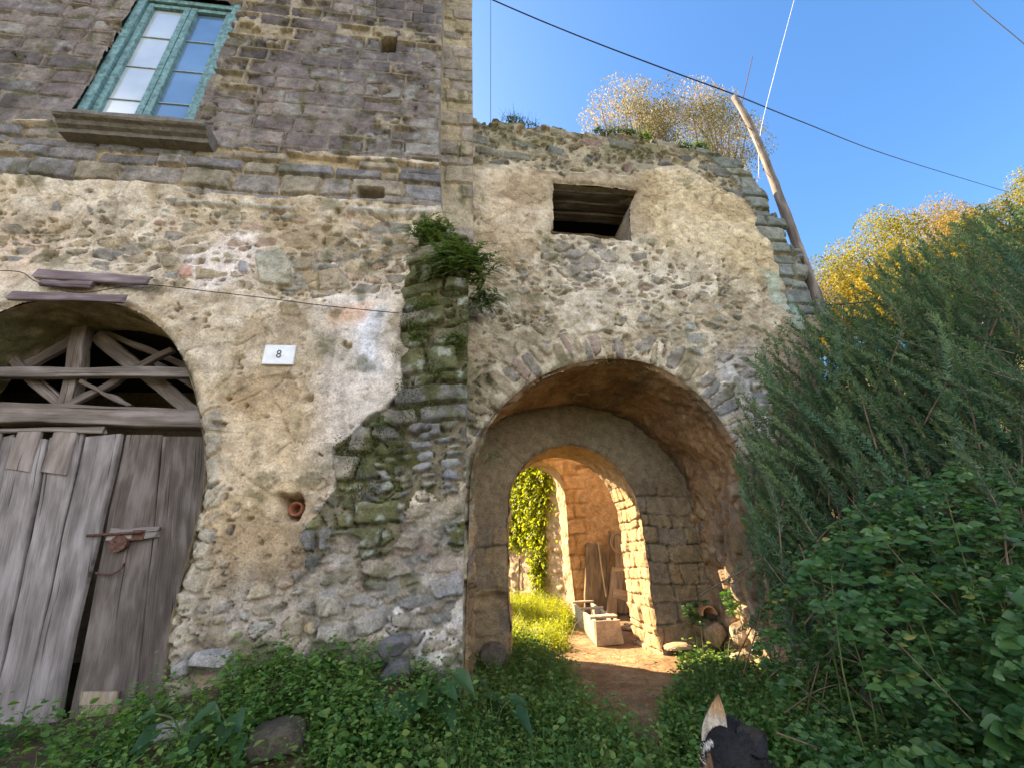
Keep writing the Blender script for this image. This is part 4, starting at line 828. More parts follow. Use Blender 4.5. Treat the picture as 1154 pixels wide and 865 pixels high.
rock(832, 742, .85, (.07, .06, .05), (.40, .31, .22), 'small sunlit stone among the weeds right of the lane', 12, 0)
rock(985, 795, -.55, (.06, .06, .10), (.10, .095, .085), 'dark stone showing through the leafy shrub', 13, .2)
rock(603, 712, 3.0, (.16, .12, .05), (.42, .36, .29), 'flat pale stone in the sunlit grass beyond the arch', 14, 0)
# --- weeds carpeting the foot of the house and the lane
n = 58000; x = rng.uniform(-3.4, 6.4, n); y = rng.uniform(-1.25, 2.4, n)
ok = ~((y > -.06) & (x < .10)) & ~((y > .3) & (x > 2.5) & (x < 3.5)) & (rng.random(n) > 1.15*pathmask(x, y)) & ((y < .6+.8*rng.random(n)) | (x > 3.5) | ((x < .98+fbm(y*3, y*0, 6)*.5) & (y < 2.4)))
door_gap = (x < -1.75+fbm(x*4, y*4, 5)*.3) & (y > -.75) ; ok &= ~(door_gap & (rng.random(n) > .12))
ok &= ~((x < -1.4) & (y < -.5) & (rng.random(n) > .3)) & ~((y > .35) & (x > .95+fbm(y*4, x*3, 8)*.5) & (x < 1.95) & (rng.random(n) > .10))
for rx_, ry_, rd_ in ROCKS: ok &= (np.hypot(x-rx_, y-ry_) > rd_*1.0) & ~((np.hypot(x-rx_*.97, y-ry_+.13) < rd_*1.25) & (rng.random(n) < .85))
x, y = x[ok], y[ok]; z = zground(x, y); wallside = sm(-.6, -.05, y)*(x < .1)
hg = (.06+.15*rng.random(len(x))+.12*wallside*rng.random(len(x)))*(.55+.9*sm(-.2, .25, fbm(x*2, y*2, 501, 3)))*(1-.6*pathmask(x, y))
hg = hg*np.where(x > 1.5, 1.15, 1)
fo = Foliage(); sprigs(fo, np.stack([x, y, z-.01], 1), hg, rng.uniform(.018, .034, len(x))*np.where(rng.random(len(x)) < .12, 1.7, 1), 8, .05)
m = rng.random(len(x)) < .22; blades(fo, np.stack([x, y, z], 1)[m], rng.uniform(.08, .24, m.sum())*(.6+.8*sm(-.2, .2, fbm(x*3, y*3, 503, 3)[m])), .0055)
pt = fbm(x*1.8, y*1.8, 505, 3); m = (rng.random(len(x)) < .14) & (pt > -.02); sprigs(fo, np.stack([x, y, z], 1)[m], rng.uniform(.10, .24, m.sum())*(1-.7*pathmask(x, y)[m]), .05, 7, .05, .6)
m = (rng.random(len(x)) < .10) & (pt < -.08); P_ = np.stack([x, y, z], 1)[m]; blades(fo, P_, rng.uniform(.10, .26, len(P_)), .008, .8)
m = rng.random(len(x)) < .03; sprigs(fo, np.stack([x, y, z], 1)[m], rng.uniform(.16, .34, m.sum())*(1-.7*pathmask(x, y)[m]), .045, 9, .06)
m = rng.random(len(x)) < .02; P_ = np.stack([x, y, z], 1)[m]; blades(fo, P_, rng.uniform(.2, .45, len(P_)), .0035, .35, 4)
tag(fo.build('weeds', L_weed), 'dense low green weeds carpeting the ground in front of the house', 'weeds', kind='stuff')
# small fallen twigs and straw on the lane
n = 2200; x = rng.uniform(.7, 2.5, n); y = rng.uniform(-.6, 2.1, n); ok = rng.random(n) < pathmask(x, y)*1.2; x, y = x[ok], y[ok]; fo = Foliage()
a = rng.random(len(x))*6.283; fo.add(*needle_arrays(np.stack([x, y, zground(x, y)+.006], 1), np.stack([np.cos(a), np.sin(a), rng.normal(0, .12, len(x))], 1), np.tile([0, 0, 1.], (len(x), 1)), rng.uniform(.03, .12, len(x)), .005, rng.random(len(x))))
tag(fo.build('straw_litter', L_dry), 'dry straw and twigs scattered on the earth lane', 'litter', kind='stuff')
# --- broad glossy leaves by the buttress foot
def broadleaf(px, py, Y, nl, size, label, seed, group=None):
    p = at(px, py, Y); p[2] = zground(p[0], p[1]); r = np.random.default_rng(seed)
    t = empty('broadleaf_plant', p, label, 'plant', group); fo = Foliage(); mb = MB()
    for k in range(nl):
        a = r.random()*6.283; rad = r.uniform(.08, .22)*size/.16; hgt = r.uniform(.08, .24)*size/.16
        tip = p+[math.cos(a)*rad, math.sin(a)*rad-.04, hgt]; mb.tube(bez([p+[0, 0, -.01], p+(tip-p)*[.4, .4, .75], tip], 6), .004, 5)
        D = np.array([[math.cos(a), math.sin(a)-.3, r.normal(-.35, .3)]]); N = np.array([[r.normal(0, .3), -.5+r.normal(0, .3), 1.]]); L = size*r.uniform(.7, 1.2)
        # a lobed outline: ten points folded along the midrib
        D = D/np.linalg.norm(D); B = np.cross(N, D); B /= np.linalg.norm(B); Nn = np.cross(D, B)
        out = [(0, 0), (-.12, .22), (.05, .40), (.28, .44), (.45, .34), (.62, .27), (.80, .15), (1, 0)]
        V = [tip]; 
        for sgn in (1, -1):
            V += [(tip+D[0]*L*u+sgn*B[0]*L*.75*v+Nn[0]*(L*v*.28-L*.25*max(u, 0)**2+r.normal()*.004)) for u, v in out[1:-1]]
        V.append(tip+D[0]*L-Nn[0]*L*.25); V.append(tip+D[0]*L*.4-Nn[0]*L*.04)
        e = 14
        F3 = [(0, 1, 14), (0, 14, 7)]
        V = np.array(V); m = len(V); idx = [[0, 1, 14], [1, 2, 14], [2, 3, 14], [3, 4, 14], [4, 5, 14], [5, 6, 14], [6, 13, 14], [0, 14, 7], [7, 14, 8], [8, 14, 9], [9, 14, 10], [10, 14, 11], [11, 14, 12], [12, 14, 13]]
        V = np.vstack([V[:14], V[14:15]]) if m > 14 else V
        fo.add(V, np.array(idx), np.full(len(V), r.random()))
    mb.build('stems', M_stem, t, True); fo.build('leaves', L_arum, t)
broadleaf(478, 842, -.30, 12, .15, 'broad glossy leaves in the weeds at the foot of the buttress', 1)
broadleaf(556, 828, -.15, 6, .145, 'plant with the largest dark bluish leaves in the grass below the archway', 2)
broadleaf(530, 792, .1, 6, .11, 'small broad-leaved plant growing at the left pier of the arch', 3)
broadleaf(205, 850, -.40, 6, .11, 'broad-leaved plant beside the pale rock near the door', 4)
broadleaf(255, 855, -.45, 7, .12, 'bright green broad-leaved plant in front of the dark boulder', 5)
broadleaf(420, 850, -.40, 6, .10, 'leafy plant in the weeds left of the buttress foot', 6)
# --- white daisies
def daisy(px, py, Y):
    p = at(px, py, Y); mb = MB(); k = 9; V = [p]; V += [p+np.array([math.cos(i*6.283/k)*.011, -.004+.002*(i % 2), math.sin(i*6.283/k)*.011]) for i in range(k)]
    t = tag(empty('daisy', (p[0], p[1], p[2])), 'tiny white daisy in the weeds below the house wall', 'flower', 'daisies in the weeds')
    mb.add(V, [(0, 1+i, 1+(i+1) % k) for i in range(k)], (.8, .8, .8)); mb.build('petals', M_plate, t)
    mb = MB(); mb.tube([p, p+[.01, .05, -.12]], .0018, 4); mb.build('stem', M_stem, t)
for q in ((256, 824), (257, 836), (442, 811), (417, 825), (391, 847), (390, 838)): daisy(*q, -.35)
# --- roof tile in the corner
mb = MB(); c = at(790, 690, 1.45); V = []; m = 12
for j, yy in enumerate((-.16, .16)):
    for rr_ in (.085, .070): V += [c+np.array([rr_*math.cos(math.pi*k/m), yy, rr_*math.sin(math.pi*k/m)]) for k in range(m+1)]
k_ = m+1; F = []
for i in range(m): F += [(i, i+1, 2*k_+i+1, 2*k_+i), (k_+i, 3*k_+i, 3*k_+i+1, k_+i+1), (i, k_+i, k_+i+1, i+1), (2*k_+i, 2*k_+i+1, 3*k_+i+1, 3*k_+i)]
F += [(0, 2*k_, 3*k_, k_), (m, k_+m, 3*k_+m, 2*k_+m)]
mb.add(V, F, (.42, .24, .13)); tag(mb.build('roof_tile', M_rock), 'curved clay roof tile resting on the rubble in the passage corner', 'roof tile')

# --- rosemary
def rosemary(label, npx, region, Yr, seed, per=230):
    """long arching shoots set with needles; region = pixel polygon the shoot tips reach on the bank right of the arch"""
    r = np.random.default_rng(seed); reg = np.array(region, float); x0, y0 = reg.min(0); x1, y1 = reg.max(0); P_, D_, N_, L_, R_ = [], [], [], [], []; mb = MB(); base_pts = []
    k = 0
    while k < npx:
        px, py = r.uniform(x0, x1), r.uniform(y0, y1)
        if not inpoly(np.array([px]), np.array([py]), region)[0]: continue
        k += 1; Y = r.uniform(*Yr); tip = at(px, py, Y); Ls = r.uniform(.7, 1.35)
        lean = np.array([r.normal(.24, .26), r.normal(.10, .26), 0]); base = tip+lean*Ls+[0, 0, -Ls*r.uniform(.75, 1.0)]
        base[2] = max(base[2], zground(base[0], base[1])-.02)
        midp = base*.45+tip*.55+np.array([.16*Ls, 0, -.05*Ls])+r.normal(0, .05, 3); c = bez([base, midp, tip], 12); base_pts.append(base)
        if r.random() < .45: mb.tube(c, np.linspace(.006, .002, 12), 4, cap=False)
        m = int(per*Ls); t = r.uniform(.18, 1, m)**.8*(11-1e-6); i = t.astype(int); f = (t-i)[:, None]; Q = c[i]*(1-f)+c[i+1]*f; T = c[i+1]-c[i]; T /= np.linalg.norm(T, axis=1)[:, None]
        s = r.normal(0, 1, (m, 3)); s -= T*(s*T).sum(1)[:, None]; s /= np.linalg.norm(s, axis=1)[:, None]
        P_.append(Q); D_.append(s*.75+T*.75); N_.append(np.cross(T, s)+T*.2); L_.append(r.uniform(.026, .048, m)*(1.1-.35*t/11)); R_.append(np.clip((t/11)**3*.45+r.uniform(0, .5)+r.uniform(0, .2, m), 0, 1))
    base = np.mean(base_pts, 0); t = empty('rosemary_bush', (base[0], base[1], zground(base[0], base[1])), label, 'shrub', 'rosemary bushes on the bank')
    fo = Foliage(); fo.add(*needle_arrays(np.vstack(P_), np.vstack(D_), np.vstack(N_), np.concatenate(L_), .0058, np.concatenate(R_))); fo.build('needles', L_rose, t)
    mb.build('shoots', M_bark, t, True)
rosemary('dark rosemary bush overhanging the right side of the stone archway', 400, [(832, 420), (858, 370), (905, 335), (955, 325), (965, 520), (900, 640), (845, 620), (822, 520)], (-.40, .26), 21)
rosemary('tall rosemary bush with long arching shoots against the yellow trees', 540, [(930, 345), (985, 290), (1040, 262), (1060, 300), (1070, 520), (960, 560), (930, 480)], (-.75, .1), 22)
rosemary('rosemary bush rising highest at the right above the leafy shrub', 600, [(1030, 265), (1100, 232), (1180, 215), (1240, 260), (1240, 560), (1060, 545)], (-1.1, -.3), 23)
rosemary('small rosemary shoots hanging low beside the right wall of the passage', 110, [(838, 560), (905, 560), (905, 640), (850, 640)], (-.1, .3), 24)

# --- leafy shrub below it
def shrub(label, n, region, Yr, size, seed, mat=L_shrub, wr_=.56):
    r = np.random.default_rng(seed); reg = np.array(region, float); x0, y0 = reg.min(0); x1, y1 = reg.max(0); k = 0; fo = Foliage(); tips = []; mb = MB(); B = []
    while k < n:
        px, py = r.uniform(x0, x1), r.uniform(y0, y1)
        if not inpoly(np.array([px]), np.array([py]), region)[0]: continue
        k += 1; Yq = r.uniform(*Yr); p = at(px, py, Yq); hmin = r.uniform(.04, .25)
        while p[2] < zground(p[0], p[1])+hmin and Yq > -2.2: Yq -= .04; p = at(px, py, Yq)
        tips.append(p)
        if r.random() < .045: b = np.array([p[0]+r.normal(.1, .1), p[1]+r.normal(.25, .1), 0]); b[2] = zground(b[0], b[1])-.02; B.append(b); mb.tube(bez([b, (b+p)/2+r.normal(0, .06, 3), p], 8), np.linspace(.005, .002, 8), 5, cap=False)
    T = np.array(tips); nl = 9; rr = np.clip(r.random(len(T))**1.4+.35*fbm(T[:, 0]*2, T[:, 2]*2+T[:, 1], seed, 3), 0, 1); fs = np.clip(np.exp(r.normal(-.12, .30, len(T))), .45, 1.4)
    lean = r.normal(0, .5, (len(T), 3)); lean[:, 2] = .5+.4*r.random(len(T)); lean[:, 1] -= .35; lean /= np.linalg.norm(lean, axis=1)[:, None]
    for j in range(nl):
        a = j*2.4+r.random(len(T)); t = j/nl; s = size*fs*(.55+.6*r.random(len(T)))*(1.1-.45*t)
        side = np.stack([np.cos(a), np.sin(a), 0*a], 1); D = side+lean*.35; D[:, 2] -= .25; N = lean+r.normal(0, .35, (len(T), 3)); N[:, 1] -= .75; N[:, 0] -= .25
        fo.add(*ovate_arrays(T+lean*(size*1.5*t)-lean*size, D, N, s, s*wr_, .10, .22, np.clip(rr*.42+.2*t+.2*r.random(len(T))+.5*(r.random(len(T)) < .02), 0, 1)))
    b = np.mean(B, 0) if B else T.mean(0); e = empty('leafy_shrub', (b[0], b[1], zground(b[0], b[1])), label, 'shrub', 'leafy shrubs right of the lane')
    fo.build('leaves', mat, e)
    if len(B) > 20: mb.build('stems', M_stem, e, True)
    if n > 500:
        mb = MB()
        for q in T[r.integers(0, len(T), 26)]: v = r.normal(0, .16, 3); mb.tube(bez([q-v+[0, .05, -.05], q+r.normal(0, .03, 3), q+v+[0, -.06, .05]], 7), np.linspace(.004, .0015, 7), 5, cap=False)
        mb.build('dead_twigs', M_bark, e, True)
shrub('dense leafy shrub with pointed green leaves under the rosemary at right', 1350, [(930, 590), (1000, 545), (1080, 520), (1200, 520), (1240, 640), (1230, 880), (1060, 880), (985, 760), (900, 650)], (-1.25, -.40), .056, 31)
shrub('low dark leafy shrub between the passage wall and the tall shrub', 700, [(880, 620), (930, 590), (1000, 700), (1060, 880), (930, 880), (880, 790), (852, 730), (862, 680)], (-.7, .15), .042, 32)
shrub('plant with large rounded leaves at the lower right edge of the shrub', 90, [(1125, 690), (1180, 660), (1230, 680), (1230, 870), (1130, 850)], (-1.45, -1.2), .070, 36, wr_=1.0)
shrub('small fern-like plant growing on the right jamb of the inner arch', 40, [(768, 680), (795, 672), (800, 698), (775, 704)], (1.25, 1.45), .035, 33)
shrub('bright green plant on the passage wall above the sunlit stone', 70, [(812, 665), (842, 655), (850, 685), (822, 692)], (.85, 1.0), .035, 34, L_weed)
shrub('low sunlit weeds at the end of the lane by the passage wall', 230, [(765, 748), (800, 740), (850, 745), (850, 770), (770, 772)], (1.02, 1.40), .030, 35, L_grass)

# --- fern and moss tufts on the buttress
def ferntuft(px, py, Y, nfr, L, label, seed, group=None, mat=L_fern, droop=.7):
    p = at(px, py, Y); r = np.random.default_rng(seed); t = empty('fern_tuft', p, label, 'fern', group); fo = Foliage(); mb = MB()
    P_, D_, N_, S_ = [], [], [], []
    for k in range(nfr):
        a = r.uniform(-1, 1)*1.9; ln = L*r.uniform(.5, 1.15); o = p+np.array([r.normal(0, L*.28), r.uniform(-.02, .05), r.normal(0, L*.28)])
        d = np.array([math.sin(a), -abs(math.cos(a))*.6-.25, r.uniform(.1, .9)]); d /= np.linalg.norm(d)
        c = np.array([o+d*ln*s_+np.array([0, -.1*ln*s_, -droop*ln*s_*s_]) for s_ in np.linspace(0, 1, 9)]); mb.tube(c, .0015, 3, cap=False)
        for i in range(1, 9):
            T = c[i]-c[i-1]; T /= np.linalg.norm(T); B = np.cross(T, [0, -.6, .8]); B /= np.linalg.norm(B)
            for sg in (-1, 1):
                for q in (0, .5): P_.append(c[i-1]+(c[i]-c[i-1])*q); D_.append(B*sg+T*.5+r.normal(0, .15, 3)); N_.append(np.cross(T, B)+r.normal(0, .3, 3)); S_.append(ln*.17*(1-i/11)*r.uniform(.8, 1.2))
    fo.add(*leaf_arrays(np.array(P_), np.array(D_), np.array(N_), np.array(S_), np.array(S_)*.42, .05, .1)); fo.build('fronds', mat, t); mb.build('stalks', M_stem, t)
ferntuft(485, 266, -.12, 110, .25, 'fern tuft topmost on the buttress under the grey ledge', 41)
ferntuft(520, 300, -.16, 260, .33, 'largest dark fern clump spilling over the buttress corner', 42)
ferntuft(543, 338, .14, 80, .22, 'fern clump hanging on the arch wall beside the buttress', 43, droop=1.1)
ferntuft(480, 345, -.14, 34, .15, 'small fern on the buttress beside the square void', 44)
ferntuft(468, 378, -.14, 30, .15, 'fern fringe halfway up the mossy buttress', 45)
ferntuft(512, 385, -.19, 40, .14, 'grassy fern on the right side of the mossy buttress', 46)
ferntuft(500, 420, -.19, 26, .12, 'lower grassy tuft on the mossy buttress', 47)
ferntuft(432, 475, -.12, 30, .10, 'moss tuft on the left shoulder of the buttress', 48)
ferntuft(556, 512, .30, 30, .13, 'dry tuft hanging at the left springing of the big arch', 49, mat=L_dry, droop=1.2)
# moss cushions
def moss(poly, Y, n, label, seed):
    r = np.random.default_rng(seed); reg = np.array(poly, float); fo = Foliage(); k = 0; P_ = []
    while k < n:
        px, py = r.uniform(*reg[:, 0][[np.argmin(reg[:, 0]), np.argmax(reg[:, 0])]]), r.uniform(reg[:, 1].min(), reg[:, 1].max())
        if inpoly(np.array([px]), np.array([py]), poly)[0]:
            q = at(px, py, Y)
            if fbm(np.array([q[0]*7]), np.array([q[2]*7]), seed, 3)[0] > -.02: P_.append(q+[0, r.uniform(-.035, .06), 0]); k += 1
            else: k += .05
    P_ = np.array(P_); D = rdir(len(P_)); D[:, 1] -= .6; fo.add(*leaf_arrays(P_, D, rdir(len(P_), .6)-[0, .4, 0], r.uniform(.008, .02, len(P_)), .008, .1, .2)); 
    tag(fo.build('moss', leafmat('moss_leaf', [(.035, .045, .010), (.06, .075, .014), (.10, .10, .022)], .2)), label, 'moss', kind='stuff')
moss([(470, 300), (528, 300), (528, 440), (450, 480), (440, 400)], -.19, 2600, 'green moss spread over the upper stones of the buttress', 51)
moss([(380, 480), (440, 470), (470, 490), (420, 560), (370, 560)], -.13, 1100, 'green moss on the left shoulder of the buttress', 52)
# --- grass on top of the gatehouse
n = 2600; x = rng.uniform(.15, 3.3, n); y = rng.uniform(.3, .8, n); y = .27+.5*rng.random(n)**2; z = np.interp(x, gxs, ztop)-.05; m = fbm(x*3, y*0, 55, 3) > -.12; fo = Foliage(); P_ = np.stack([x, y, z], 1)[m]
blades(fo, P_, rng.uniform(.04, .17, len(P_)), .007, .6); sprigs(fo, P_[::3], .04, .022, 4)
blades(fo, P_[::60], rng.uniform(.12, .28, len(P_[::60])), .004, .5)
tag(fo.build('wall_top_grass', L_grass), 'grass and moss growing along the top of the gatehouse wall', 'grass', kind='stuff')
# --- courtyard greenery
n = 5200; x = rng.uniform(.2, 1.75, n); y = rng.uniform(2.0, 6.0, n); ok = (x < np.interp(y, [2, 2.6, 3.2, 4.2, 6], [1.15, 1.35, 1.55, 1.78, 2.0])+fbm(x*3, y*3, 57)*.3); x, y = x[ok], y[ok]; z = zground(x, y); fo = Foliage()
hh = (.06+.16*rng.random(len(x)))*(.6+.9*sm(-.2, .25, fbm(x*2, y*2, 58, 3))); sprigs(fo, np.stack([x, y, z], 1), hh, .035, 6); blades(fo, np.stack([x, y, z], 1), hh*1.5, .009, .7)
tag(fo.build('courtyard_grass', L_lime), 'bright sunlit grass and weeds beyond the inner arch', 'grass', kind='stuff')
def ivy(label, u0, z0, u1, z1, n, sd, seed, mat=L_lime):
    """a hanging mass on the garden wall from (u0, z0) at its top to (u1, z1) at its tip; u runs along the wall"""
    r = np.random.default_rng(seed); t = r.random(n)**1.1; u = u0+(u1-u0)*t+r.normal(0, 1, n)*sd*(1-.45*t); z = z0+(z1-z0)*t+r.normal(0, .12, n)
    off = .03+np.abs(r.normal(0, .10, n))*(1.1-.6*t)+.06*np.sin(u*17)*np.sin(z*13); P_ = np.stack([GA[0]+gd[0]*u+gn[0]*off, GA[1]+gd[1]*u+gn[1]*off, z], 1)
    b = GA+gd*u1; e = empty('ivy', (b[0], b[1], .2), label, 'ivy', 'ivy on the garden wall'); fo = Foliage(); D = rdir(n); D[:, 2] -= .7; D[:, :2] += gn*.4; N = rdir(n, .9); N[:, :2] += gn*.9
    fo.add(*leaf_arrays(P_, D, N, r.uniform(.04, .085, n), r.uniform(.03, .06, n), .1, .2)); fo.build('leaves', mat, e)
    w3 = lambda uu, zz: [GA[0]+gd[0]*uu+gn[0]*.03, GA[1]+gd[1]*uu+gn[1]*.03, zz]
    mb = MB(); mb.tube(bez([w3(u1, .15), w3((u0+u1)/2, (z0+z1)/2), w3(u0, z0)], 20), .02, 6); mb.build('stem', M_bark, e, True)
ivy('bright ivy spilling over the upper left of the garden wall', 1.2, 3.05, 1.8, 1.35, 14000, .66, 61)
ivy('trailing ivy hanging down the middle of the garden wall', .9, 2.9, .98, .5, 4200, .20, 62)

# --- things leaning and lying in the courtyard
BW = np.array([.34, .23, .13])
mb = MB(); mb.plank(at(672, 696, 3.72)-[0, 0, .02], at(671, 612, 3.93), .42, .07, (0, -1, .1), BW*.62, 301, 14, .02, .75); tag(mb.build('wood_slab', M_brown), 'wide rough brown wooden slab leaning against the courtyard wall', 'slab')
mb = MB(); mb.plank(at(688, 700, 3.5)-[0, 0, .02], at(693, 640, 3.85), .20, .03, (.2, -1, .1), BW*1.25, 302, 8, .012, .55); tag(mb.build('pointed_plank', M_brown), 'pale plank with a narrowed top leaning beside the slab', 'plank')
mb = MB(); mb.plank(at(700, 690, 3.75), at(697, 600, 3.92), .15, .04, (0, -1, .1), BW*.95, 303, 8, .01); tag(mb.build('tall_plank', M_brown), 'tall brown plank standing behind the pointed one', 'plank')
mb = MB(); mb.tube(bez([at(683, 672, 3.6), at(678, 640, 3.72), at(674, 610, 3.85)], 8), .012, 6, BW*1.5); tag(mb.build('thin_stick', M_brown), 'thin pale stick leaning across the wooden slab', 'stick')
mb = MB(); mb.tube(bez([at(684, 690, 3.62), at(685, 640, 3.75), at(687, 598, 3.88)], 8), .022, 7, BW*.45); tag(mb.build('dark_pole', M_brown), 'dark pole standing between slab and tall plank', 'pole')
mb = MB(); c = at(697, 612, 3.78); mb.tube([c+np.array([.115*math.cos(a), -.02*math.sin(3*a), .15*math.sin(a)]) for a in np.linspace(0, 6.1, 40)], .012, 7, BW*1.1); mb.tube([c+np.array([-.02+.125*math.cos(a), -.04, .02+.14*math.sin(a)]) for a in np.linspace(1, 4.4, 26)], .010, 7, BW*1.1); tag(mb.build('hoop', M_brown), 'bent wooden hoop hung on the plank tops', 'hoop')
for i, (a, b) in enumerate((((692, 641), (722, 640)), ((692, 668), (724, 676)))):
    mb = MB(); mb.plank(at(*a, 3.55), at(*b, 3.35), .07+.06*i, .03, (0, -1, .1), BW*(1.15-.15*i), 310+i, 6); tag(mb.build('cross_board', M_brown), ('narrow horizontal board behind the right jamb', 'wider lower board sloping behind the right jamb')[i], 'board')
for i, (a, b, s_) in enumerate((((700, 708), (728, 700), .05), ((700, 716), (722, 722), .04), ((704, 702), (722, 712), .035))):
    mb = MB(); p, q = at(*a, 2.9), at(*b, 2.7); p[2] = max(p[2], zground(p[0], p[1])+.03); q[2] = max(q[2], zground(q[0], q[1])+.03); mb.plank(p, q, s_, .03, (0, -.3, 1), BW*(1.1+.2*i), 320+i, 5); tag(mb.build('timber_offcut', M_brown), ('longest timber offcut behind the trough end', 'lowest timber offcut on the ground by the jamb', 'thin offcut on top of the timber scraps')[i], 'timber')
# trough: long hollow block with cross pieces
fl = at(673, 727, 2.2); tq = empty('stone_trough', (fl[0]+.13, 2.2, .1), 'long pale hollow trough with crosspieces lying in the sun inside the arch', 'trough')
def trough():
    a = np.array([1.56, 2.22, .10]); b = np.array([1.86, 2.22, .10]); dv = np.array([.16, 1.55, .02]); mb = MB(); hh = .25; cc = (.40, .33, .24); dv_n = dv/np.linalg.norm(dv); cr = np.array([.99, -.1, 0])
    up_ = np.array([0, 0, 1.])
    mb.plank(a+up_*hh/2+cr*.02, a+dv+up_*hh/2+cr*.02, hh, .04, cr, cc, 330, 10, .004); mb.plank(b+up_*hh/2-cr*.02, b+dv+up_*hh/2-cr*.02, hh, .04, cr, cc, 331, 10, .004)
    mb.plank(a+dv*.01+up_*.02+cr*.15, a+dv*.99+up_*.02+cr*.15, .25, .03, up_, cc, 332, 8, .003)
    mb.build('trough_body', M_rock, tq)
    mb = MB(); mb.plank(a+up_*(hh/2)+cr*.0+[0, -.022, 0], b+up_*(hh/2)+[0, -.022, 0], hh*1.0, .04, (0, -1, 0), (.40, .31, .21), 333, 6, .006); mb.build('end_block', M_rock, tq)
    for i, t in enumerate((.12, .55, .97)):
        mb = MB(); mb.plank(a+dv*t+up_*(hh+.012)-cr*.01, a+dv*t+up_*(hh+.012)+cr*.31, .16 if i == 0 else .09, .025, up_, cc, 334+i, 5, .004); mb.build('crosspiece', M_rock, tq)
trough()

# --- house number
p0, p1 = at(300, 389.5, -.08), at(330.5, 411.5, -.08); e = empty('house_number_plate', ((p0[0]+p1[0])/2, -.06, (p0[2]+p1[2])/2), 'small white enamel plate with number 8 on the ochre plaster', 'number plate')
mb = MB(); mb.box((p0[0], -.095, p1[2]), (p1[0], -.055, p0[2])); pl_ = mb.build('plate', M_plate, e); bv = pl_.modifiers.new('b', 'BEVEL'); bv.width = .003
fc = bpy.data.curves.new('numeral', 'FONT'); fc.body = '8'; fc.size = .095; fc.extrude = .0015; fc.align_x = 'CENTER'; fc.align_y = 'CENTER'; fob = bpy.data.objects.new('numeral', fc); COL.objects.link(fob)
dg = bpy.context.evaluated_depsgraph_get(); me = bpy.data.meshes.new_from_object(fob.evaluated_get(dg)); bpy.data.objects.remove(fob)
nu = link('numeral', me, M_ink); nu.parent = e; nu.rotation_euler = (R(90), 0, 0); nu.scale = (.8, 1, 1); nu.location = (.0, -.0365, .0)
# --- boards nailed over the door arch
PUR = np.array([.20, .15, .16])
for i, (a, b, w_, lab, v) in enumerate((((42, 309), (168, 317), .085, 'longest purplish board nailed above the door arch, uppermost of three', 1.15), ((46, 319), (104, 322), .06, 'short board tucked under the uppermost board above the door', .9), ((12, 333), (140, 337), .075, 'lowest of the three weathered boards, touching the door arch', 1.0))):
    mb = MB(); mb.plank(at(*a, -.115-.012*i), at(*b, -.115-.012*i), w_, .03, (0, -1, .15), PUR*v, 340+i, 9, .005); tag(mb.build('nailed_board', M_wood), lab, 'board')
# --- cables
def cable(name, pts, rad, mat, label, n=40, cat='cable'):
    mb = MB(); mb.tube(bez(pts, n), rad, 6); return tag(mb.build(name, mat, None, True), label, cat)
cable('wall_cable', [at(-40, 306, -.12), at(20, 306, -.12), at(42, 318, -.14), at(90, 330, -.15), at(160, 321, -.125), at(240, 329, -.115), at(300, 336, -.115), at(370, 345, -.12), at(450, 353, -.17)], .0035, M_black, 'thin black cable running along the ochre wall above the number plate')
cable('overhead_cable', [at(400, -70, .3), at(555, 0, .32), at(650, 40, .33), at(760, 82, .34), at(828, 107, .36), at(905, 138, 1.5), at(1010, 178, 3.5), at(1140, 218, 7)], .009, M_black, 'black overhead cable passing over the pole top and down to the trees', 60)
cable('overhead_cable', [at(1060, -40, 1.0), at(1095, 0, 1.0), at(1154, 50, 1.0), at(1200, 95, 1.0)], .009, M_black, 'short black overhead cable at the top right corner of the sky', 20)
cable('white_wire', [at(905, -40, .4), at(895, 0, .4), at(875, 75, .4), at(857, 150, .4), at(855, 200, .4)], .004, M_white, 'white wire dropping from the sky behind the leaning pole', 20)
cable('drop_wire', [at(553, -40, .5), at(553, 60, .5), at(553, 138, .5)], .0035, M_black, 'hair-thin vertical wire beside the house corner', 12)
# --- leaning pole and rod
mb = MB(); mb.tube(bez([at(990, 470, .62), at(945, 390, .5), at(922, 340, .42), at(893, 262, .36), at(866, 190, .34), at(845, 140, .33), at(827, 109, .33)], 40), np.linspace(.070, .036, 40), 12, (.19, .155, .135), True, .05, 3)
tag(mb.build('leaning_pole', M_wood, None, True), 'bent grey wooden pole leaning along the broken wall edge', 'pole')
cable('thin_rod', [at(848, 64, .42), at(838, 108, .42), at(829, 150, .42)], .006, M_rust, 'thin iron rod sticking up beside the pole top', 8, 'rod')
mb = MB(); mb.tube(bez([at(925, 344, 1.0), at(960, 342, 1.0), at(1010, 338, 1.0)], 10), .012, 6); mb.tube([at(950, 344, 1.0), at(950, 400, 1.0)], .01, 6); tag(mb.build('rail', M_black), 'dark thin rail behind the rosemary beside the pole', 'rail')

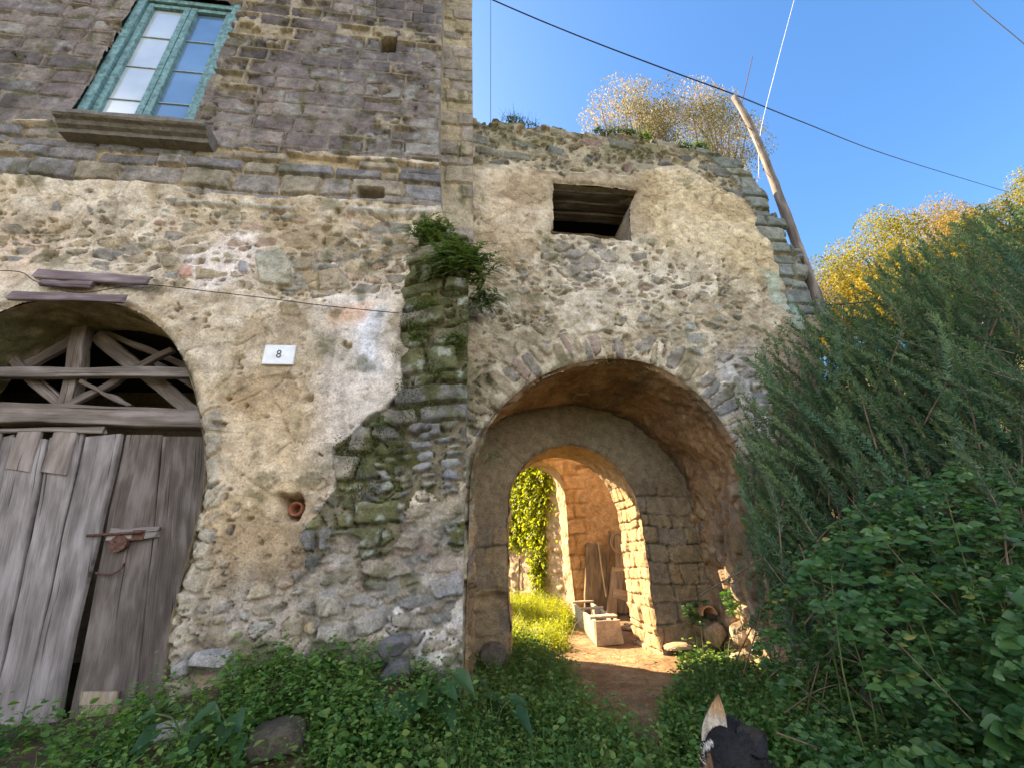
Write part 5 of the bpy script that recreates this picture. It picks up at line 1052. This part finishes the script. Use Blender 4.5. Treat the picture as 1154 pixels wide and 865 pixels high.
# ------------------------------------------------------------------ trees
def tree(name, base, H, crown, nleaf, lsz, mat, label, seed, group=None, tr=.12, ncl=70, lean=0, flat=.8, csd=.34):
    r = np.random.default_rng(seed); base = np.array(base, float); t = empty(name, base, label, 'tree', group); mb = MB(); ends = []
    top = base+[lean, 0, H*.62]; tk = bez([base-[0, 0, .3], base+[lean*.2+r.normal(0, .05), r.normal(0, .05), H*.3], top], 10); mb.tube(tk, np.linspace(tr, tr*.45, 10), 8, cap=False, wob=.06)
    cc = base+np.array([lean, 0, H-crown[2]])
    for k in range(ncl):
        d = r.normal(0, 1, 3); d /= np.linalg.norm(d); q = cc+d*np.array(crown)*r.uniform(.35, 1.0)**.6*(1+.35*math.sin(d[0]*5+seed)*math.cos(d[2]*4+seed)); ends.append(q)
        s_ = tk[int(r.integers(4, 10))]
        if k < 34: m = (s_+q)/2+r.normal(0, .12, 3)*crown[0]+[0, 0, .1*crown[2]]; mb.tube(bez([s_, m, q], 7), np.linspace(tr*.32, tr*.06, 7), 5, cap=False)
    mb.build('trunk', M_bark, t, True); E_ = np.array(ends); rr = r.random(len(E_)); w_ = r.uniform(.4, 1.6, len(E_)); ci = r.choice(len(E_), nleaf, p=w_/w_.sum())
    g_ = r.normal(0, 1, (nleaf, 3)); g_ *= np.minimum(1, 1.5/np.linalg.norm(g_, axis=1))[:, None]; P_ = E_[ci]+g_*np.array(crown)*csd*.62*np.array([1, 1, flat]); D = rdir(nleaf); D[:, 2] -= .3
    fo = Foliage(); s_ = lsz*r.uniform(.6, 1.3, nleaf); fo.add(*leaf_arrays(P_, D, rdir(nleaf, .8), s_, s_*.5, .1, .15, np.clip(rr[ci]*.6+.4*r.random(nleaf), 0, 1))); fo.build('crown', mat, t)
def ptree(px, py, Y, H, crown, *a, **k):
    p = at(px, py, Y); g = float(zground(p[0], p[1])); H = p[2]-g; tree(k.pop('name', 'hillside_tree'), (p[0], p[1], g), H, (crown[0], crown[1], H*.40), *a, **k)
def otree(px, py, Y, crown, n, lab, seed, dx):
    p = at(px, py, Y); g = float(zground(p[0]+dx, Y)); tree('olive_tree', (p[0]+dx, Y, g), p[2]-g+crown[2]*.75, crown, int(n*2.2), .045, L_olive, lab, seed, 'olive trees above the wall', .10, 110, -dx, csd=.30)
otree(712, 134, 2.9, (1.05, .7, 1.0), 5200, 'sparse olive tree with pinkish leaves at left above the gatehouse top', 71, .6)
otree(782, 150, 3.1, (1.7, .9, 1.2), 10500, 'fuller olive tree with yellowish leaves beside the leaning pole', 72, .5)
G_ = 'autumn trees on the hillside'
for i, (px, py, Y, H, cr, m_, n_, lab) in enumerate((
    (925, 285, 9, 6, (2.2, 1.8, 2.4), 0, 9000, 'golden tree nearest the leaning pole on the hillside'),
    (975, 238, 8, 6.5, (2.2, 1.8, 2.8), 1, 10000, 'yellow-green tree second from the pole'),
    (1010, 262, 6.5, 5, (1.7, 1.4, 2.2), 0, 8000, 'golden tree seen between the rosemary shoots'),
    (1045, 214, 9, 7, (2.2, 1.8, 3.2), 2, 9000, 'orange-tinted tree with the tallest middle crown'),
    (1085, 232, 10, 6, (2.4, 2.0, 2.8), 2, 8000, 'pale brownish tree between the orange tree and the right edge'),
    (1115, 262, 6, 5, (1.8, 1.5, 2.4), 0, 8000, 'low golden tree behind the highest rosemary'),
    (1175, 188, 6, 7, (2.0, 1.8, 3.4), 1, 11000, 'yellow-green tree at the right edge where the cable ends'))):
    ptree(px, py+(32 if i < 3 else 16), Y, H, cr, int(n_*3.2), .085, L_aut[m_], lab, 80+i, group=G_, tr=.14, ncl=80)

# ------------------------------------------------------------------ the dog
def dog():
    import bmesh
    hc = np.array([.618, -1.90, .694])                                   # centre of the skull
    f = np.array([-.50, -.60, -.60]); f /= np.linalg.norm(f)            # the way the muzzle points
    up = np.array([-.20, -.40, .90]); up -= f*(up@f); up /= np.linalg.norm(up); lat = np.cross(f, up)   # lat: dog's right
    bm = bmesh.new()
    def blob(c, r, rot=None):
        m = Matrix.Translation(Vector(c))
        if rot is not None: m = m @ rot
        bmesh.ops.create_icosphere(bm, subdivisions=3, radius=1, matrix=m @ Matrix.Diagonal((*r, 1)))
    HR = Matrix((( *f,), (*lat,), (*up,))).transposed().to_4x4()
    def hp(a, b, c): return hc+f*a+lat*b+up*c
    blob(hp(0, 0, 0), (.072, .060, .060), HR); blob(hp(.045, 0, -.012), (.05, .05, .048), HR)
    blob(hp(.02, .038, -.03), (.05, .03, .036), HR); blob(hp(.02, -.038, -.03), (.05, .03, .036), HR)
    for i in range(7): t = i/6; blob(hp(.075+.085*t, 0, -.028-.012*t), (.03, .036-.013*t, .032-.011*t), HR)
    for i in range(5): t = i/4; blob(hp(.07+.07*t, 0, -.052-.004*t), (.028, .026-.008*t, .014), HR)
    # neck, chest, back, haunches (sitting)
    n0 = hp(-.05, 0, -.03); sh = np.array([.74, -1.90, .42]); 
    for i in range(9): t = i/8; c = n0*(1-t)+sh*t; blob(c, (.050+.04*t,)*3)
    rump = np.array([1.02, -1.74, .20]); chest = np.array([.73, -1.92, .35])
    for i in range(12): t = i/11; c = sh*(1-t)+rump*t+np.array([0, 0, .03*math.sin(3.14*t)]); blob(c, (.105+.02*math.sin(3.14*t), .095+.02*t, .115))
    blob(chest, (.085, .09, .12)); blob(chest*.6+rump*.4+[0, 0, .0], (.12, .095, .11))
    sd = np.array([.2, .98, 0])
    for sg in (-1, 1):
        a = chest+sd*.07*sg+[-.01, 0, -.05]; el = a+np.array([.02, 0, -.10]); wr = el+np.array([-.03, 0, -.10]); pw = np.array([wr[0]-.005, wr[1], .125])
        for p, q, r0, r1 in ((a, el, .05, .034), (el, wr, .034, .025), (wr, pw, .025, .021)):
            for i in range(7): t = i/6; blob(p*(1-t)+q*t, (r0+(r1-r0)*t,)*3)
        blob(pw+[-.025, 0, -.005], (.042, .028, .022))
        th = rump+sd*.085*sg+[-.03, 0, .0]; kn = th+np.array([-.14, 0, -.03]); hk = np.array([th[0]+.05, th[1], .15]); ft = np.array([kn[0]-.01, th[1], .125])
        for p, q, r0, r1 in ((th, kn, .078, .045), (kn, hk, .04, .024), (hk, ft, .023, .022)):
            for i in range(7): t = i/6; blob(p*(1-t)+q*t, (r0+(r1-r0)*t,)*3)
        blob(ft+[-.02, 0, -.005], (.04, .027, .02))
    tl = bez([rump+[.10, .02, -.05], rump+[.22, .10, -.07], rump+[.30, .22, -.06]], 12)
    for i, c in enumerate(tl): blob(c, (.030-.001*i,)*3)
    me = bpy.data.meshes.new('body'); bm.to_mesh(me); bm.free(); tmp = bpy.data.objects.new('tmp', me); COL.objects.link(tmp)
    rm = tmp.modifiers.new('r', 'REMESH'); rm.mode = 'VOXEL'; rm.voxel_size = .0065; sm_ = tmp.modifiers.new('s', 'SMOOTH'); sm_.factor = .6; sm_.iterations = 8
    dg = bpy.context.evaluated_depsgraph_get(); me2 = bpy.data.meshes.new_from_object(tmp.evaluated_get(dg)); bpy.data.objects.remove(tmp)
    V = np.zeros(len(me2.vertices)*3); me2.vertices.foreach_get('co', V); V = V.reshape(-1, 3); L = V-hc; a, b, c = L@f, L@lat, L@up
    nz = fbm(V[:, 0]*40, V[:, 1]*40+V[:, 2]*40, 700, 3); col = np.tile([.012, .011, .012], (len(V), 1))*(1+.5*nz[:, None]); near = np.linalg.norm(L, axis=1) < .22
    white = near & (np.abs(b+nz*.006) < .020*sm(.06, .13, a)) & (c > -.04) & (a > .06); white |= near & (np.abs(a-.012+nz*.004) < .0065) & (b > .030) & (c > .0); ey = hp(.018, .057, .006)-hc; white |= np.linalg.norm(L-ey, axis=1) < .014; col[white] = (.55, .50, .45)
    tan = near & (((c < -.022+nz*.02) & (a > .0) & (np.abs(b) > .012)) | ((a > .030) & (b > .035) & ~white)); col[tan] = (.22, .12, .07)
    chestw = (V[:, 2] < .5) & (V[:, 0] < .74) & (np.abs((V-chest)@sd) < .05); col[chestw] = (.5, .46, .42)
    paws = V[:, 2] < .2; col[paws & (V[:, 0] < .85)] = (.25, .15, .09)
    c4 = np.ones((len(V), 4), np.float32); c4[:, :3] = col; at_ = me2.attributes.new('Col', 'FLOAT_COLOR', 'POINT'); at_.data.foreach_set('color', c4.ravel())
    me2.polygons.foreach_set('use_smooth', [True]*len(me2.polygons)); me2.materials.clear()
    d = empty('dog', (.85, -1.85, .1), 'black dog with white blaze and pale erect ear sitting at the bottom', 'dog')
    fur = masonry('short_fur', rough=.7, bump=.4, s1=60, s2=260, lo=.6, hi=1.4, dist=.004); link('body', me2, fur, d)
    NV = np.zeros(len(V)*3); me2.vertices.foreach_get('normal', NV); NV = NV.reshape(-1, 3); rr = np.random.default_rng(9); k = rr.choice(len(V), 30000, replace=len(V) < 30000); q = V[k]+rr.normal(0, .002, (len(k), 3))
    back = -f*.9+np.array([0, 0, -.35]); D = NV[k]*.45+back*.8+rr.normal(0, .22, (len(k), 3)); hv, hf, hr = needle_arrays(q, D, NV[k]+rr.normal(0, .5, (len(k), 3)), np.where(np.linalg.norm(L[k], axis=1) < .10, rr.uniform(.004, .009, len(k)), rr.uniform(.010, .022, len(k))), .0016, rr.random(len(k)))
    link('fur', npmesh('fur', hv, hf, np.repeat(col[k]*rr.uniform(.6, 1.7, len(k))[:, None], 5, axis=0)), fur, d)
    cr, cu, cf = np.array([CX[0], CY[0], CZ[0]]), -np.array([CX[1], CY[1], CZ[1]]), np.array([CX[2], CY[2], CZ[2]])
    for sg, o, tipd, front, ln, hw, dark in ((1, hp(-.002, .034, .040), cr*.28+cu*1.0+cf*.25, -cf*.9-cr*.25, .105, .024, False), (-1, hp(-.012, -.040, .046), cr*.85-cu*.25+cf*.55, cu*.8-cf*.5, .085, .03, True)):
        tipd = tipd/np.linalg.norm(tipd); front = front-tipd*(front@tipd); front /= np.linalg.norm(front); side = np.cross(tipd, front)
        V = []; C = []; nu, nv = 11, 14
        for layer in (0, 1):
            for j in range(nv):
                t = j/(nv-1); w_ = hw*(math.sin(math.pi*min(1, .22+t*.80))**.8)*(1.12-.35*t)+.001
                for i in range(nu):
                    u = i/(nu-1)*2-1; V.append(o+tipd*(ln*t-.012)+side*(w_*u+.004*math.sin(t*3))+front*(-.013*(1-u*u)*(1-.5*t)-layer*.005+.006*t*t)); inn = mix(np.array([.50, .44, .37]), np.array([.46, .29, .16]), min(1, max(0, (t-.45)/.25))); C.append((.02, .017, .016) if dark or layer else tuple(inn*(1+.25*math.sin(u*9+t*14))))
        V = np.array(V); F = []
        for layer in (0, 1):
            for j in range(nv-1):
                for i in range(nu-1): q = layer*nu*nv+j*nu+i; F.append((q, q+1, q+nu+1, q+nu))
        for j in range(nv-1):
            for i in (0, nu-1): q = j*nu+i; F.append((q, q+nu, q+nu+nu*nv, q+nu*nv))
        mb = MB(); mb.add(V, F, C); mb.build('ear', fur, d, True)
        import bmesh as _b
        bm = _b.new(); e = hp(.0195, .0565*sg, .006); _b.ops.create_uvsphere(bm, u_segments=16, v_segments=10, radius=.0075, matrix=Matrix.Translation(Vector(e))); me3 = bpy.data.meshes.new('eye'); bm.to_mesh(me3); bm.free()
        link('eye', me3, plain('dog_eye', (.015, .010, .008), .08, 0, .8, 0), d)
    bm = bmesh.new(); bmesh.ops.create_icosphere(bm, subdivisions=3, radius=1, matrix=Matrix.Translation(Vector(hp(.182, 0, -.030))) @ HR @ Matrix.Diagonal((.012, .016, .012, 1))); me4 = bpy.data.meshes.new('nose'); bm.to_mesh(me4); bm.free(); link('nose', me4, plain('dog_nose', (.012, .012, .013), .3), d)
dog()
